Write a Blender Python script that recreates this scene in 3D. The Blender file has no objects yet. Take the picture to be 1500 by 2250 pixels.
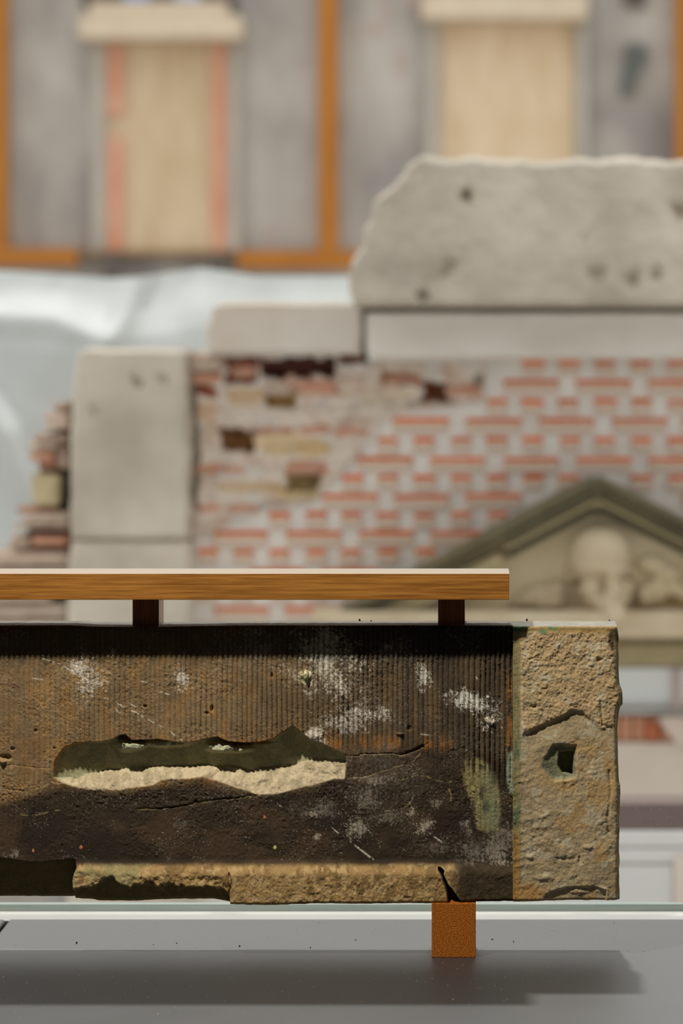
import bpy, bmesh, math, random
import numpy as np

random.seed(7)
rng = np.random.default_rng(11)

# ------------------------------------------------------------------ camera
F = 8000.0            # focal length in pixels of the 1500 x 2250 frame
D = F / 1400.0        # distance of the stone's dressed face from the lens
LEDGE = 0.45
ZC = LEDGE + 1370 / 1400.0
PX, PY = 1040.0, 730.0
scn = bpy.context.scene
cam_d = bpy.data.cameras.new('camera')
cam = bpy.data.objects.new('camera', cam_d)
scn.collection.objects.link(cam)
cam.location = (0, -D, ZC)
cam.rotation_euler = (math.pi / 2, 0, 0)
cam_d.sensor_fit = 'VERTICAL'
cam_d.sensor_height = 36.0
cam_d.sensor_width = 24.0
cam_d.lens = F / 2250 * 36.0
cam_d.shift_x = (750 - PX) / 2250
cam_d.shift_y = -(1125 - PY) / 2250
cam_d.clip_end = 200
cam_d.dof.use_dof = True
cam_d.dof.focus_distance = D - 0.012
cam_d.dof.aperture_fstop = 3.5
scn.camera = cam

# ------------------------------------------------------------------ sky, sun, lamp, exposure
w = bpy.data.worlds.new('overcast_sky')
scn.world = w
w.use_nodes = True
wb = w.node_tree.nodes['Background']
wb.inputs[0].default_value = (1.0, 0.98, 0.95, 1)
wb.inputs[1].default_value = 1.12

def aim(o, d):
    from mathutils import Vector
    o.rotation_euler = Vector(d).to_track_quat('-Z', 'Y').to_euler()

sun_d = bpy.data.lights.new('sun', 'SUN')
sun = bpy.data.objects.new('sun', sun_d)
scn.collection.objects.link(sun)
sun_d.energy = 2.4
sun_d.angle = math.radians(2.4)
sun_d.color = (1.0, 0.97, 0.92)
aim(sun, (0.05, -0.614, -1.0))
sun.location = (0, 3, 8)

# ceiling spotlight of the gallery, high in front of the stone and a little to its left
spot_d = bpy.data.lights.new('ceiling_spotlight', 'SPOT')
spot = bpy.data.objects.new('ceiling_spotlight', spot_d)
scn.collection.objects.link(spot)
SDIR = (-0.48, -1.0, 2.03)
sl = 2.62 / math.sqrt(sum(c * c for c in SDIR))
spot.location = (-0.33 + SDIR[0] * sl, SDIR[1] * sl, 0.78 + SDIR[2] * sl)
aim(spot, [-c for c in SDIR])
spot_d.energy = 270
spot_d.spot_size = math.radians(48)
spot_d.spot_blend = 0.6
spot_d.shadow_soft_size = 0.045
spot_d.color = (1.0, 0.95, 0.86)

vs_ = scn.view_settings
vs_.view_transform = 'Standard'
vs_.look = 'None'
vs_.gamma = 1.0
vs_.use_curve_mapping = False
vs_.exposure = 0.0

# ------------------------------------------------------------------ helpers
def lin(c):
    c = c / 255.0
    return c / 12.92 if c <= 0.04045 else ((c + 0.055) / 1.055) ** 2.4

def S(r, g, b):
    return (lin(r), lin(g), lin(b))

def P(x, y, Z):
    return ((x - PX) * Z / F, Z - D, ZC - (y - PY) * Z / F)

def tag(o, label=None, cat=None, group=None, kind=None):
    if label: o['label'] = label
    if cat: o['category'] = cat
    if group: o['group'] = group
    if kind: o['kind'] = kind
    return o

def link(o, parent=None):
    scn.collection.objects.link(o)
    if parent is not None:
        o.parent = parent
    return o

def empty(name, loc=(0, 0, 0)):
    o = bpy.data.objects.new(name, None)
    o.empty_display_size = 0.05
    o.location = loc
    return link(o)

def world_loc(o):
    x = np.zeros(3)
    while o is not None:
        x = x + np.array(o.location)
        o = o.parent
    return x

def mesh_obj(name, verts, faces, mat, parent=None, smooth=False, color=None, origin=None):
    """verts in world space; the object's origin is put at `origin` (default: the parent's)."""
    v = np.asarray(verts, dtype=np.float64)
    base = world_loc(parent) if parent is not None else np.zeros(3)
    org = np.array(origin) if origin is not None else base
    me = bpy.data.meshes.new(name)
    v = v - org
    if isinstance(faces, np.ndarray):
        n = len(v); m = len(faces); k = faces.shape[1]
        me.vertices.add(n)
        me.vertices.foreach_set('co', v.astype(np.float32).ravel())
        me.loops.add(m * k)
        me.loops.foreach_set('vertex_index', faces.astype(np.int32).ravel())
        me.polygons.add(m)
        me.polygons.foreach_set('loop_start', np.arange(0, m * k, k, dtype=np.int32))
        me.update(calc_edges=True)
    else:
        me.from_pydata([tuple(p) for p in v], [], faces)
        me.update()
    if smooth:
        me.polygons.foreach_set('use_smooth', [True] * len(me.polygons))
    if color is not None:
        a = me.color_attributes.new('tint', 'FLOAT_COLOR', 'POINT')
        c = np.ones((len(v), 4), dtype=np.float32)
        c[:, :3] = color
        a.data.foreach_set('color', c.ravel())
    if mat: me.materials.append(mat)
    o = bpy.data.objects.new(name, me)
    o.location = tuple(org - base)
    return link(o, parent)

def bm_obj(name, bm, mat, parent=None, smooth=False, origin=None):
    base = world_loc(parent) if parent is not None else np.zeros(3)
    org = np.array(origin) if origin is not None else base
    bmesh.ops.translate(bm, verts=bm.verts, vec=tuple(-org))
    bmesh.ops.recalc_face_normals(bm, faces=bm.faces)
    me = bpy.data.meshes.new(name)
    bm.to_mesh(me); bm.free()
    if smooth:
        me.polygons.foreach_set('use_smooth', [True] * len(me.polygons))
    if mat: me.materials.append(mat)
    o = bpy.data.objects.new(name, me)
    o.location = tuple(org - base)
    return link(o, parent)

def box(name, lo, hi, mat, parent=None, bevel=0.0, origin=None, seg=2):
    bm = bmesh.new()
    bmesh.ops.create_cube(bm, size=1)
    for v in bm.verts:
        v.co = [lo[i] + (v.co[i] + 0.5) * (hi[i] - lo[i]) for i in range(3)]
    if bevel > 0:
        bmesh.ops.bevel(bm, geom=bm.edges[:], offset=bevel, segments=seg, affect='EDGES', profile=0.6)
    return bm_obj(name, bm, mat, parent, origin=origin)

def pbox(name, x0, x1, y0, y1, Z, depth, mat, parent=None, bevel=0.004, origin=None):
    """box whose front face covers the pixel rectangle at distance Z"""
    a = P(x0, y1, Z); b = P(x1, y0, Z)
    return box(name, (a[0], a[1], a[2]), (b[0], a[1] + depth, b[2]), mat, parent, bevel, origin)

# ---- value noise
_lat = {}
def vnoise(x, y, scale, seed=0, sy=None):
    if seed not in _lat:
        _lat[seed] = np.random.default_rng(1000 + seed).random((256, 256))
    L = _lat[seed]
    x = np.asarray(x) / scale; y = np.asarray(y) / (sy or scale)
    xi = np.floor(x).astype(int); yi = np.floor(y).astype(int)
    fx = x - xi; fy = y - yi
    fx = fx * fx * fx * (fx * (fx * 6 - 15) + 10); fy = fy * fy * fy * (fy * (fy * 6 - 15) + 10)
    a = L[yi & 255, xi & 255]; b = L[yi & 255, (xi + 1) & 255]
    c = L[(yi + 1) & 255, xi & 255]; d = L[(yi + 1) & 255, (xi + 1) & 255]
    return (a + (b - a) * fx) * (1 - fy) + (c + (d - c) * fx) * fy

def fbm(x, y, scale, seed=0, octv=4, sy=None):
    t = 0; a = 0.5; s = scale; q = sy or scale; n = 0
    for k in range(octv):
        t = t + a * vnoise(x + 17.3 * k, y - 9.1 * k, s, seed + k, q)
        n += a; a *= 0.5; s *= 0.5; q *= 0.5
    return t / n

def sstep(a, b, x):
    t = np.clip((x - a) / (b - a), 0, 1)
    return t * t * (3 - 2 * t)

def sdf(poly, x, y):
    """signed distance to a closed polygon, negative inside"""
    p = np.array(poly, float)
    dmin = np.full(x.shape, 1e9); inside = np.zeros(x.shape, bool)
    n = len(p)
    for i in range(n):
        ax, ay = p[i]; bx, by = p[(i + 1) % n]
        ex, ey = bx - ax, by - ay
        t = np.clip(((x - ax) * ex + (y - ay) * ey) / (ex * ex + ey * ey + 1e-9), 0, 1)
        dmin = np.minimum(dmin, (x - ax - t * ex) ** 2 + (y - ay - t * ey) ** 2)
        c = ((ay > y) != (by > y)) & (x < (bx - ax) * (y - ay) / (by - ay + 1e-12) + ax)
        inside ^= c
    d = np.sqrt(dmin)
    return np.where(inside, -d, d)

def linedist(pts, x, y):
    p = np.array(pts, float); dmin = np.full(x.shape, 1e9)
    for i in range(len(p) - 1):
        ax, ay = p[i]; bx, by = p[i + 1]
        ex, ey = bx - ax, by - ay
        t = np.clip(((x - ax) * ex + (y - ay) * ey) / (ex * ex + ey * ey + 1e-9), 0, 1)
        dmin = np.minimum(dmin, (x - ax - t * ex) ** 2 + (y - ay - t * ey) ** 2)
    return np.sqrt(dmin)

def mix(c, col, m):
    m = np.clip(m, 0, 1)[..., None]
    return c * (1 - m) + np.array(col) * m

# ---- materials
def new_mat(name):
    m = bpy.data.materials.new(name); m.use_nodes = True
    nt = m.node_tree
    b = nt.nodes['Principled BSDF']
    return m, nt, b

def N(nt, t, **kw):
    n = nt.nodes.new(t)
    for k, v in kw.items(): setattr(n, k, v)
    return n

def coords(nt, scale=(1, 1, 1), kind='Object'):
    tc = N(nt, 'ShaderNodeTexCoord')
    mp = N(nt, 'ShaderNodeMapping')
    mp.inputs['Scale'].default_value = scale
    nt.links.new(tc.outputs[kind], mp.inputs[0])
    return mp.outputs[0]

def plain(name, c1, c2=None, rough=0.8, scale=20, stretch=(1, 1, 1), bump=0.0, bscale=60, spec=0.3, vary=0.0, attr=None, detail=6, bdist=0.01):
    m, nt, b = new_mat(name)
    co = coords(nt, stretch)
    b.inputs['Roughness'].default_value = rough
    b.inputs['Specular IOR Level'].default_value = spec
    c2 = c2 or c1
    nz = N(nt, 'ShaderNodeTexNoise'); nz.inputs['Scale'].default_value = scale; nz.inputs['Detail'].default_value = detail
    nt.links.new(co, nz.inputs['Vector'])
    rp = N(nt, 'ShaderNodeValToRGB')
    rp.color_ramp.elements[0].position = 0.33; rp.color_ramp.elements[1].position = 0.67
    rp.color_ramp.elements[0].color = (*c1, 1); rp.color_ramp.elements[1].color = (*c2, 1)
    nt.links.new(nz.outputs['Fac'], rp.inputs[0])
    out = rp.outputs[0]
    if attr:
        at = N(nt, 'ShaderNodeVertexColor', layer_name=attr)
        mx = N(nt, 'ShaderNodeMix', data_type='RGBA', blend_type='MULTIPLY')
        mx.inputs[0].default_value = 1
        nt.links.new(at.outputs[0], mx.inputs[6]); nt.links.new(out, mx.inputs[7]); out = mx.outputs[2]
    if vary:
        oi = N(nt, 'ShaderNodeObjectInfo')
        hs = N(nt, 'ShaderNodeHueSaturation')
        mr = N(nt, 'ShaderNodeMapRange'); mr.inputs[3].default_value = 1 - vary; mr.inputs[4].default_value = 1 + vary
        nt.links.new(oi.outputs['Random'], mr.inputs[0]); nt.links.new(mr.outputs[0], hs.inputs['Value'])
        nt.links.new(out, hs.inputs['Color']); out = hs.outputs[0]
    nt.links.new(out, b.inputs['Base Color'])
    if bump:
        bn = N(nt, 'ShaderNodeTexNoise'); bn.inputs['Scale'].default_value = bscale; bn.inputs['Detail'].default_value = 5
        nt.links.new(co, bn.inputs['Vector'])
        bu = N(nt, 'ShaderNodeBump'); bu.inputs['Strength'].default_value = bump; bu.inputs['Distance'].default_value = bdist
        nt.links.new(bn.outputs['Fac'], bu.inputs['Height']); nt.links.new(bu.outputs[0], b.inputs['Normal'])
    return m

def wood(name, dark, light, axis, rough=0.42, rings=False, spec=0.5, coat=0.0, dust=None):  # dust: colour of the sheen painted on the upper face
    """oak: fine pores drawn out along `axis`, or growth rings on the end grain"""
    m, nt, b = new_mat(name)
    st = [1, 1, 1]; st[axis] = 0.03
    co = coords(nt, st)
    n1 = N(nt, 'ShaderNodeTexNoise'); n1.inputs['Scale'].default_value = 430; n1.inputs['Detail'].default_value = 4; n1.inputs['Distortion'].default_value = 0.4
    n2 = N(nt, 'ShaderNodeTexNoise'); n2.inputs['Scale'].default_value = 110; n2.inputs['Detail'].default_value = 3
    nt.links.new(co, n1.inputs['Vector']); nt.links.new(co, n2.inputs['Vector'])
    ad = N(nt, 'ShaderNodeMath', operation='MULTIPLY_ADD'); ad.inputs[1].default_value = 0.72
    sc = N(nt, 'ShaderNodeMath', operation='MULTIPLY'); sc.inputs[1].default_value = 0.28
    nt.links.new(n2.outputs['Fac'], sc.inputs[0])
    nt.links.new(n1.outputs['Fac'], ad.inputs[0]); nt.links.new(sc.outputs[0], ad.inputs[2])
    fac = ad.outputs[0]
    if rings:
        tc = N(nt, 'ShaderNodeTexCoord')
        mp = N(nt, 'ShaderNodeMapping'); mp.inputs['Location'].default_value = (-0.002, 0, -0.03)
        nt.links.new(tc.outputs['Object'], mp.inputs[0])
        wv = N(nt, 'ShaderNodeTexWave', wave_type='RINGS', rings_direction='Y'); wv.inputs['Scale'].default_value = 85
        wv.inputs['Distortion'].default_value = 5.0; wv.inputs['Detail'].default_value = 3
        nt.links.new(mp.outputs[0], wv.inputs['Vector'])
        rn = N(nt, 'ShaderNodeTexNoise'); rn.inputs['Scale'].default_value = 420; rn.inputs['Detail'].default_value = 2
        nt.links.new(tc.outputs['Object'], rn.inputs['Vector'])
        a2 = N(nt, 'ShaderNodeMath', operation='MULTIPLY_ADD'); a2.inputs[1].default_value = 0.13
        s2 = N(nt, 'ShaderNodeMath', operation='MULTIPLY'); s2.inputs[1].default_value = 0.72
        nt.links.new(rn.outputs['Fac'], s2.inputs[0])
        nt.links.new(wv.outputs['Fac'], a2.inputs[0]); nt.links.new(s2.outputs[0], a2.inputs[2])
        fac = a2.outputs[0]
    rp = N(nt, 'ShaderNodeValToRGB')
    rp.color_ramp.elements[0].position = 0.34; rp.color_ramp.elements[1].position = 0.62
    rp.color_ramp.elements[0].color = (*dark, 1); rp.color_ramp.elements[1].color = (*light, 1)
    nt.links.new(fac, rp.inputs[0]); nt.links.new(rp.outputs[0], b.inputs['Base Color'])
    if dust:                                    # upper face paled: sunlit sheen painted into the colour
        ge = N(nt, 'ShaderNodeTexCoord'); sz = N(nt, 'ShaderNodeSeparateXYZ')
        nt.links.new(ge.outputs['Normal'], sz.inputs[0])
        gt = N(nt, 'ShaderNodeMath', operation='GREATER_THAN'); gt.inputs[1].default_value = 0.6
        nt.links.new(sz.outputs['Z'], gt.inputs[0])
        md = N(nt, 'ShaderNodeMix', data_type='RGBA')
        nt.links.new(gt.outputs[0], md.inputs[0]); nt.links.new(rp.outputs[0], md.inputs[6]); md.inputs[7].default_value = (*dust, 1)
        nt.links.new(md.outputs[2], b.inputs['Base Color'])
    b.inputs['Roughness'].default_value = rough; b.inputs['Specular IOR Level'].default_value = spec
    b.inputs['Coat Weight'].default_value = coat; b.inputs['Coat Roughness'].default_value = 0.3
    bu = N(nt, 'ShaderNodeBump'); bu.inputs['Strength'].default_value = 0.12; bu.inputs['Distance'].default_value = 0.0006
    nt.links.new(fac, bu.inputs['Height']); nt.links.new(bu.outputs[0], b.inputs['Normal'])
    return m

# ---- displaced block whose outline is given row by row in pixels at distance Z
def grid_block(name, rows, Z, depth, hfun, mat, parent=None, nu=60, nv=60, colfun=None, origin=None, keep='', rag=0.0):
    r = np.array(rows, float)
    vv = np.linspace(r[0, 0], r[-1, 0], nv)
    xl = np.interp(vv, r[:, 0], r[:, 1]); xr = np.interp(vv, r[:, 0], r[:, 2])
    if rag:
        xl = xl + rag * (fbm(vv, vv * 0 + Z * 7, 40, 400, 4) - 0.5); xr = xr + rag * (fbm(vv, vv * 0 + 90, 40, 404, 4) - 0.5)
    s = np.linspace(0, 1, nu)
    U = xl[:, None] + (xr - xl)[:, None] * s[None, :]
    V = np.repeat(vv[:, None], nu, 1)
    e = np.minimum(np.minimum(U - xl[:, None] + (999 if 'l' in keep else 0), xr[:, None] - U + (999 if 'r' in keep else 0)), np.minimum(V - vv[0], vv[-1] - V))
    h = hfun(U, V, e)
    if rag:
        V = V + rag * (fbm(U, U * 0 + 33, 70, 408, 4) - 0.5) * sstep(40, 0, V - vv[0])
    sc = Z / F
    X = (U - PX) * sc; Zz = ZC - (V - PY) * sc; Y = (Z - D) - h
    front = np.stack([X, Y, Zz], -1).reshape(-1, 3)
    idx = np.arange(nu * nv).reshape(nv, nu)
    ring = np.concatenate([idx[0, :], idx[1:, -1], idx[-1, -2::-1], idx[-2:0:-1, 0]])
    back = front[ring].copy(); back[:, 1] = Z - D + depth
    n0 = len(front); m = len(ring)
    f = np.stack([idx[:-1, :-1], idx[1:, :-1], idx[1:, 1:], idx[:-1, 1:]], -1).reshape(-1, 4)
    k = np.arange(m); k2 = (k + 1) % m
    side = np.stack([ring[k], ring[k2], n0 + k2, n0 + k], -1)
    cen = back.mean(0)[None]
    verts = np.concatenate([front, back, cen])
    cap = np.stack([n0 + k2, n0 + k, np.full(m, n0 + m), np.full(m, n0 + m)], -1)
    col = None
    if colfun is not None:
        c = colfun(U, V, h).reshape(-1, 3)
        col = np.concatenate([c, c[ring], c.mean(0)[None]])
    tri = cap[:, :3]
    allf = [tuple(q) for q in f] + [tuple(q) for q in side] + [tuple(q) for q in tri]
    return mesh_obj(name, verts, allf, mat, parent, smooth=True, color=col, origin=origin)

# ------------------------------------------------------------------ materials
M = {}
M['ledge'] = None
def ledge_material():
    m, nt, b = new_mat('grey_ledge')
    co = coords(nt)
    n1 = N(nt, 'ShaderNodeTexNoise'); n1.inputs['Scale'].default_value = 900; n1.inputs['Detail'].default_value = 2
    n2 = N(nt, 'ShaderNodeTexNoise'); n2.inputs['Scale'].default_value = 7; n2.inputs['Detail'].default_value = 4
    for n in (n1, n2): nt.links.new(co, n.inputs['Vector'])
    rp = N(nt, 'ShaderNodeValToRGB')
    rp.color_ramp.elements[0].position = 0.3; rp.color_ramp.elements[1].position = 0.7
    rp.color_ramp.elements[0].color = (*S(18, 19, 20), 1); rp.color_ramp.elements[1].color = (*S(66, 68, 71), 1)
    b.inputs['IOR'].default_value = 1.85; b.inputs['Specular IOR Level'].default_value = 0.5
    nt.links.new(n1.outputs['Fac'], rp.inputs[0]); nt.links.new(rp.outputs[0], b.inputs['Base Color'])
    mr = N(nt, 'ShaderNodeMapRange'); mr.inputs[3].default_value = 0.40; mr.inputs[4].default_value = 0.47
    nt.links.new(n2.outputs['Fac'], mr.inputs[0]); nt.links.new(mr.outputs[0], b.inputs['Roughness'])
    bu = N(nt, 'ShaderNodeBump'); bu.inputs['Strength'].default_value = 0.35; bu.inputs['Distance'].default_value = 0.0006
    nt.links.new(n1.outputs['Fac'], bu.inputs['Height']); nt.links.new(bu.outputs[0], b.inputs['Normal'])
    return m
M['ledge'] = ledge_material()
M['white_frame'] = plain('white_frame', S(188, 188, 185), S(196, 196, 193), 0.5, 8)
M['spacer'] = plain('spacer', S(140, 156, 151), S(158, 170, 164), 0.35, 6, (1, 1, 30), spec=0.6)
M['room'] = plain('room_plaster', S(138, 136, 132), S(150, 147, 143), 0.9, 3)
M['room_floor'] = plain('room_floor', S(72, 68, 63), S(84, 80, 74), 0.7, 3)
M['ground'] = plain('courtyard_paving', S(150, 145, 136), S(172, 166, 156), 0.9, 2)
M['oak'] = wood('oak', S(146, 90, 28), S(200, 136, 60), 0, coat=0.9, dust=S(160, 138, 112))  # dust tint puts the sunlit top of the rail into the colour
M['oak_end'] = wood('oak_end_grain', S(160, 86, 22), S(222, 140, 52), 1, rings=True, rough=0.5, spec=0.3)
M['oak_block'] = wood('oak_block', S(112, 64, 32), S(156, 96, 52), 2, rough=0.5, spec=0.4, coat=0.6)
M['mortar'] = plain('mortar', S(218, 210, 202), S(230, 224, 217), 0.95, 9, bump=0.4, bscale=30)
M['rubble'] = plain('rubble', (0.86, 0.86, 0.86), (1, 1, 1), 0.95, 25, bump=0.5, bscale=40, attr='tint')
M['lime'] = plain('grey_limestone', S(180, 170, 156), S(214, 204, 189), 0.9, 4, bump=0.3, bscale=30)
M['lime_pale'] = plain('pale_stone', S(224, 217, 207), S(234, 229, 221), 0.9, 5, bump=0.3, bscale=30)
M['brick_old'] = plain('old_brick', S(190, 130, 105), S(205, 165, 142), 0.95, 14, vary=0.18, bump=0.4, bscale=40)
M['brick_dark'] = plain('dark_brick', S(120, 62, 46), S(150, 84, 62), 0.95, 14, vary=0.2, bump=0.4, bscale=40)
M['brick_grey'] = plain('weathered_brick', S(186, 160, 142), S(205, 188, 172), 0.95, 14, vary=0.12, bump=0.4, bscale=40)
M['sand'] = plain('sandstone_pediment', S(222, 206, 170), S(232, 217, 184), 0.95, 7, bump=0.3, bscale=30)
M['sand_dark'] = plain('mossy_sandstone', S(104, 99, 78), S(126, 118, 92), 0.95, 7, bump=0.3, bscale=30)
M['sand_mid'] = plain('worn_sandstone', S(156, 144, 112), S(178, 164, 130), 0.95, 7, bump=0.3, bscale=30)
M['head'] = plain('carved_sandstone', S(196, 178, 148), S(212, 196, 168), 0.95, 9, bump=0.3, bscale=30)
M['far_wall'] = None
M['orange'] = plain('orange_timber', S(172, 108, 40), S(190, 124, 52), 0.7, 3, (6, 6, 0.6))
M['orange_h'] = plain('orange_timber_rail', S(172, 108, 40), S(190, 124, 52), 0.7, 3, (0.6, 6, 6))
M['ply'] = plain('plywood', S(205, 180, 146), S(220, 198, 168), 0.8, 2.2, (5, 5, 1))
M['ply_pale'] = plain('pale_plywood', S(218, 192, 158), S(234, 212, 184), 0.8, 2.2, (5, 5, 1))
M['red_tape'] = plain('red_batten', S(216, 152, 124), S(224, 172, 146), 0.8, 4)
M['lintel'] = plain('stone_lintel', S(212, 194, 170), S(224, 208, 186), 0.9, 4)
M['reveal'] = plain('window_reveal', S(176, 170, 160), S(188, 181, 170), 0.9, 3)
M['dark_void'] = plain('dark_gap', S(92, 84, 80), S(108, 100, 94), 0.9, 3)
M['tarp'] = None
M['blue_pane'] = plain('sky_reflection_pane', S(242, 247, 252), S(250, 252, 254), 0.4, 3)
M['red_lintel'] = plain('red_brick_lintel', S(184, 132, 104), S(206, 150, 120), 0.9, 9, bump=0.3)
M['steel'] = plain('brown_steel', S(112, 96, 92), S(122, 106, 100), 0.5, 60)
M['grey_white'] = plain('pale_grey_paint', S(212, 211, 209), S(222, 221, 219), 0.6, 3)
M['grey_line'] = plain('grey_rail', S(160, 157, 152), S(168, 165, 160), 0.6, 3)
M['beige'] = plain('beige_stone', S(216, 203, 190), S(224, 213, 201), 0.9, 6)
M['crumb'] = plain('dark_crumb', S(30, 28, 24), S(46, 42, 36), 0.9, 300)
M['dust'] = plain('pale_dust', S(200, 190, 170), S(220, 210, 190), 0.9, 300)

def far_wall_material():
    m, nt, b = new_mat('grey_render')
    co = coords(nt, (1, 1, 0.6))
    n1 = N(nt, 'ShaderNodeTexNoise'); n1.inputs['Scale'].default_value = 2.2; n1.inputs['Detail'].default_value = 5
    n2 = N(nt, 'ShaderNodeTexNoise'); n2.inputs['Scale'].default_value = 5; n2.inputs['Detail'].default_value = 3
    for n in (n1, n2): nt.links.new(co, n.inputs['Vector'])
    rp = N(nt, 'ShaderNodeValToRGB')
    e = rp.color_ramp.elements
    e[0].position = 0.3; e[0].color = (*S(148, 143, 141), 1)
    e[1].position = 0.7; e[1].color = (*S(200, 195, 188), 1)
    k = e.new(0.48); k.color = (*S(176, 170, 164), 1)
    nt.links.new(n1.outputs['Fac'], rp.inputs[0])
    r2 = N(nt, 'ShaderNodeValToRGB')
    r2.color_ramp.elements[0].position = 0.62; r2.color_ramp.elements[1].position = 0.75
    r2.color_ramp.elements[0].color = (0, 0, 0, 1); r2.color_ramp.elements[1].color = (0.6, 0.6, 0.6, 1)
    nt.links.new(n2.outputs['Fac'], r2.inputs[0])
    mx = N(nt, 'ShaderNodeMix', data_type='RGBA')
    nt.links.new(r2.outputs[0], mx.inputs[0]); nt.links.new(rp.outputs[0], mx.inputs[6])
    mx.inputs[7].default_value = (*S(186, 158, 146), 1)
    nt.links.new(mx.outputs[2], b.inputs['Base Color']); b.inputs['Roughness'].default_value = 0.95
    return m
M['far_wall'] = far_wall_material()

def tarp_material():
    m, nt, b = new_mat('white_sheeting')
    out = nt.nodes['Material Output']
    b.inputs['Base Color'].default_value = (*S(216, 219, 219), 1); b.inputs['Roughness'].default_value = 0.6
    tr = N(nt, 'ShaderNodeBsdfTranslucent'); tr.inputs[0].default_value = (*S(215, 219, 218), 1)
    mx = N(nt, 'ShaderNodeMixShader'); mx.inputs[0].default_value = 0.3
    nt.links.new(b.outputs[0], mx.inputs[1]); nt.links.new(tr.outputs[0], mx.inputs[2]); nt.links.new(mx.outputs[0], out.inputs[0])
    return m
M['tarp'] = tarp_material()

def glass_material():
    m, nt, b = new_mat('clear_glass')
    out = nt.nodes['Material Output']
    nt.nodes.remove(b)
    t = N(nt, 'ShaderNodeBsdfTransparent'); t.inputs[0].default_value = (0.965, 0.985, 0.975, 1)
    g = N(nt, 'ShaderNodeBsdfGlossy'); g.inputs['Roughness'].default_value = 0.0
    fr = N(nt, 'ShaderNodeFresnel'); fr.inputs[0].default_value = 1.45
    mx = N(nt, 'ShaderNodeMixShader')
    nt.links.new(fr.outputs[0], mx.inputs[0]); nt.links.new(t.outputs[0], mx.inputs[1]); nt.links.new(g.outputs[0], mx.inputs[2])
    nt.links.new(mx.outputs[0], out.inputs[0])
    return m
M['glass'] = glass_material()

def brick_material():
    """orange brick whose lower two thirds carry a pinkish skin of mortar slurry"""
    m, nt, b = new_mat('slurried_brick')
    tc = N(nt, 'ShaderNodeTexCoord')
    sp = N(nt, 'ShaderNodeSeparateXYZ'); nt.links.new(tc.outputs['Object'], sp.inputs[0])
    nz = N(nt, 'ShaderNodeTexNoise'); nz.inputs['Scale'].default_value = 40; nz.inputs['Detail'].default_value = 3
    oi = N(nt, 'ShaderNodeObjectInfo')
    av = N(nt, 'ShaderNodeVectorMath', operation='ADD')
    nt.links.new(tc.outputs['Object'], av.inputs[0]); nt.links.new(oi.outputs['Location'], av.inputs[1])
    nt.links.new(av.outputs[0], nz.inputs['Vector'])
    ma = N(nt, 'ShaderNodeMath', operation='MULTIPLY_ADD'); ma.inputs[1].default_value = 0.012
    nt.links.new(nz.outputs['Fac'], ma.inputs[0]); nt.links.new(sp.outputs['Z'], ma.inputs[2])
    mr = N(nt, 'ShaderNodeMapRange'); mr.inputs[1].default_value = 0.0145; mr.inputs[2].default_value = 0.0175
    nt.links.new(ma.outputs[0], mr.inputs[0])
    hs = N(nt, 'ShaderNodeHueSaturation')
    v = N(nt, 'ShaderNodeMapRange'); v.inputs[3].default_value = 0.82; v.inputs[4].default_value = 1.12
    nt.links.new(oi.outputs['Random'], v.inputs[0]); nt.links.new(v.outputs[0], hs.inputs['Value'])
    hs.inputs['Color'].default_value = (*S(220, 100, 26), 1)
    mx = N(nt, 'ShaderNodeMix', data_type='RGBA')
    mx.inputs[6].default_value = (*S(211, 189, 172), 1)
    nt.links.new(mr.outputs[0], mx.inputs[0]); nt.links.new(hs.outputs[0], mx.inputs[7])
    nt.links.new(mx.outputs[2], b.inputs['Base Color']); b.inputs['Roughness'].default_value = 0.95
    return m
M['brick'] = brick_material()

def stone_material():
    m, nt, b = new_mat('weathered_sandstone')
    co = coords(nt)
    at = N(nt, 'ShaderNodeVertexColor', layer_name='tint')
    nz = N(nt, 'ShaderNodeTexNoise'); nz.inputs['Scale'].default_value = 900; nz.inputs['Detail'].default_value = 3
    nt.links.new(co, nz.inputs['Vector'])
    rp = N(nt, 'ShaderNodeMapRange'); rp.inputs[1].default_value = 0.3; rp.inputs[2].default_value = 0.7
    rp.inputs[3].default_value = 0.72; rp.inputs[4].default_value = 1.28
    nt.links.new(nz.outputs['Fac'], rp.inputs[0])
    mx = N(nt, 'ShaderNodeVectorMath', operation='SCALE')
    nt.links.new(at.outputs[0], mx.inputs[0]); nt.links.new(rp.outputs[0], mx.inputs['Scale'])
    nt.links.new(mx.outputs[0], b.inputs['Base Color'])
    b.inputs['Roughness'].default_value = 0.9; b.inputs['Specular IOR Level'].default_value = 0.15
    bu = N(nt, 'ShaderNodeBump'); bu.inputs['Strength'].default_value = 0.5; bu.inputs['Distance'].default_value = 0.0006
    nt.links.new(nz.outputs['Fac'], bu.inputs['Height']); nt.links.new(bu.outputs[0], b.inputs['Normal'])
    return m
M['stone'] = stone_material()

# ================================================================== THE SETTING
def struct(o, label=None):
    return tag(o, label, kind='structure')

RX0, RX1, RY0, RH = -5.0, 4.0, -9.0, 3.4
YG = 0.463                                   # plane of the window glass
struct(box('floor', (RX0, RY0, -0.1), (RX1, YG + 0.1, 0), M['room_floor']), 'grey floor of the gallery room')
struct(box('ceiling', (RX0, RY0, RH), (RX1, YG + 0.1, RH + 0.2), M['room']), 'plain plaster ceiling of the gallery room')
struct(box('wall_left', (RX0 - 0.2, RY0, -0.1), (RX0, YG + 0.1, RH + 0.2), M['room']), 'plain plaster side wall of the gallery')
struct(box('wall_right', (RX1, RY0, -0.1), (RX1 + 0.2, YG + 0.1, RH + 0.2), M['room']), 'plain plaster side wall of the gallery')
struct(box('wall_rear', (RX0, RY0 - 0.2, -0.1), (RX1, RY0, RH + 0.2), M['room']), 'plain plaster wall behind the viewer')
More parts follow.
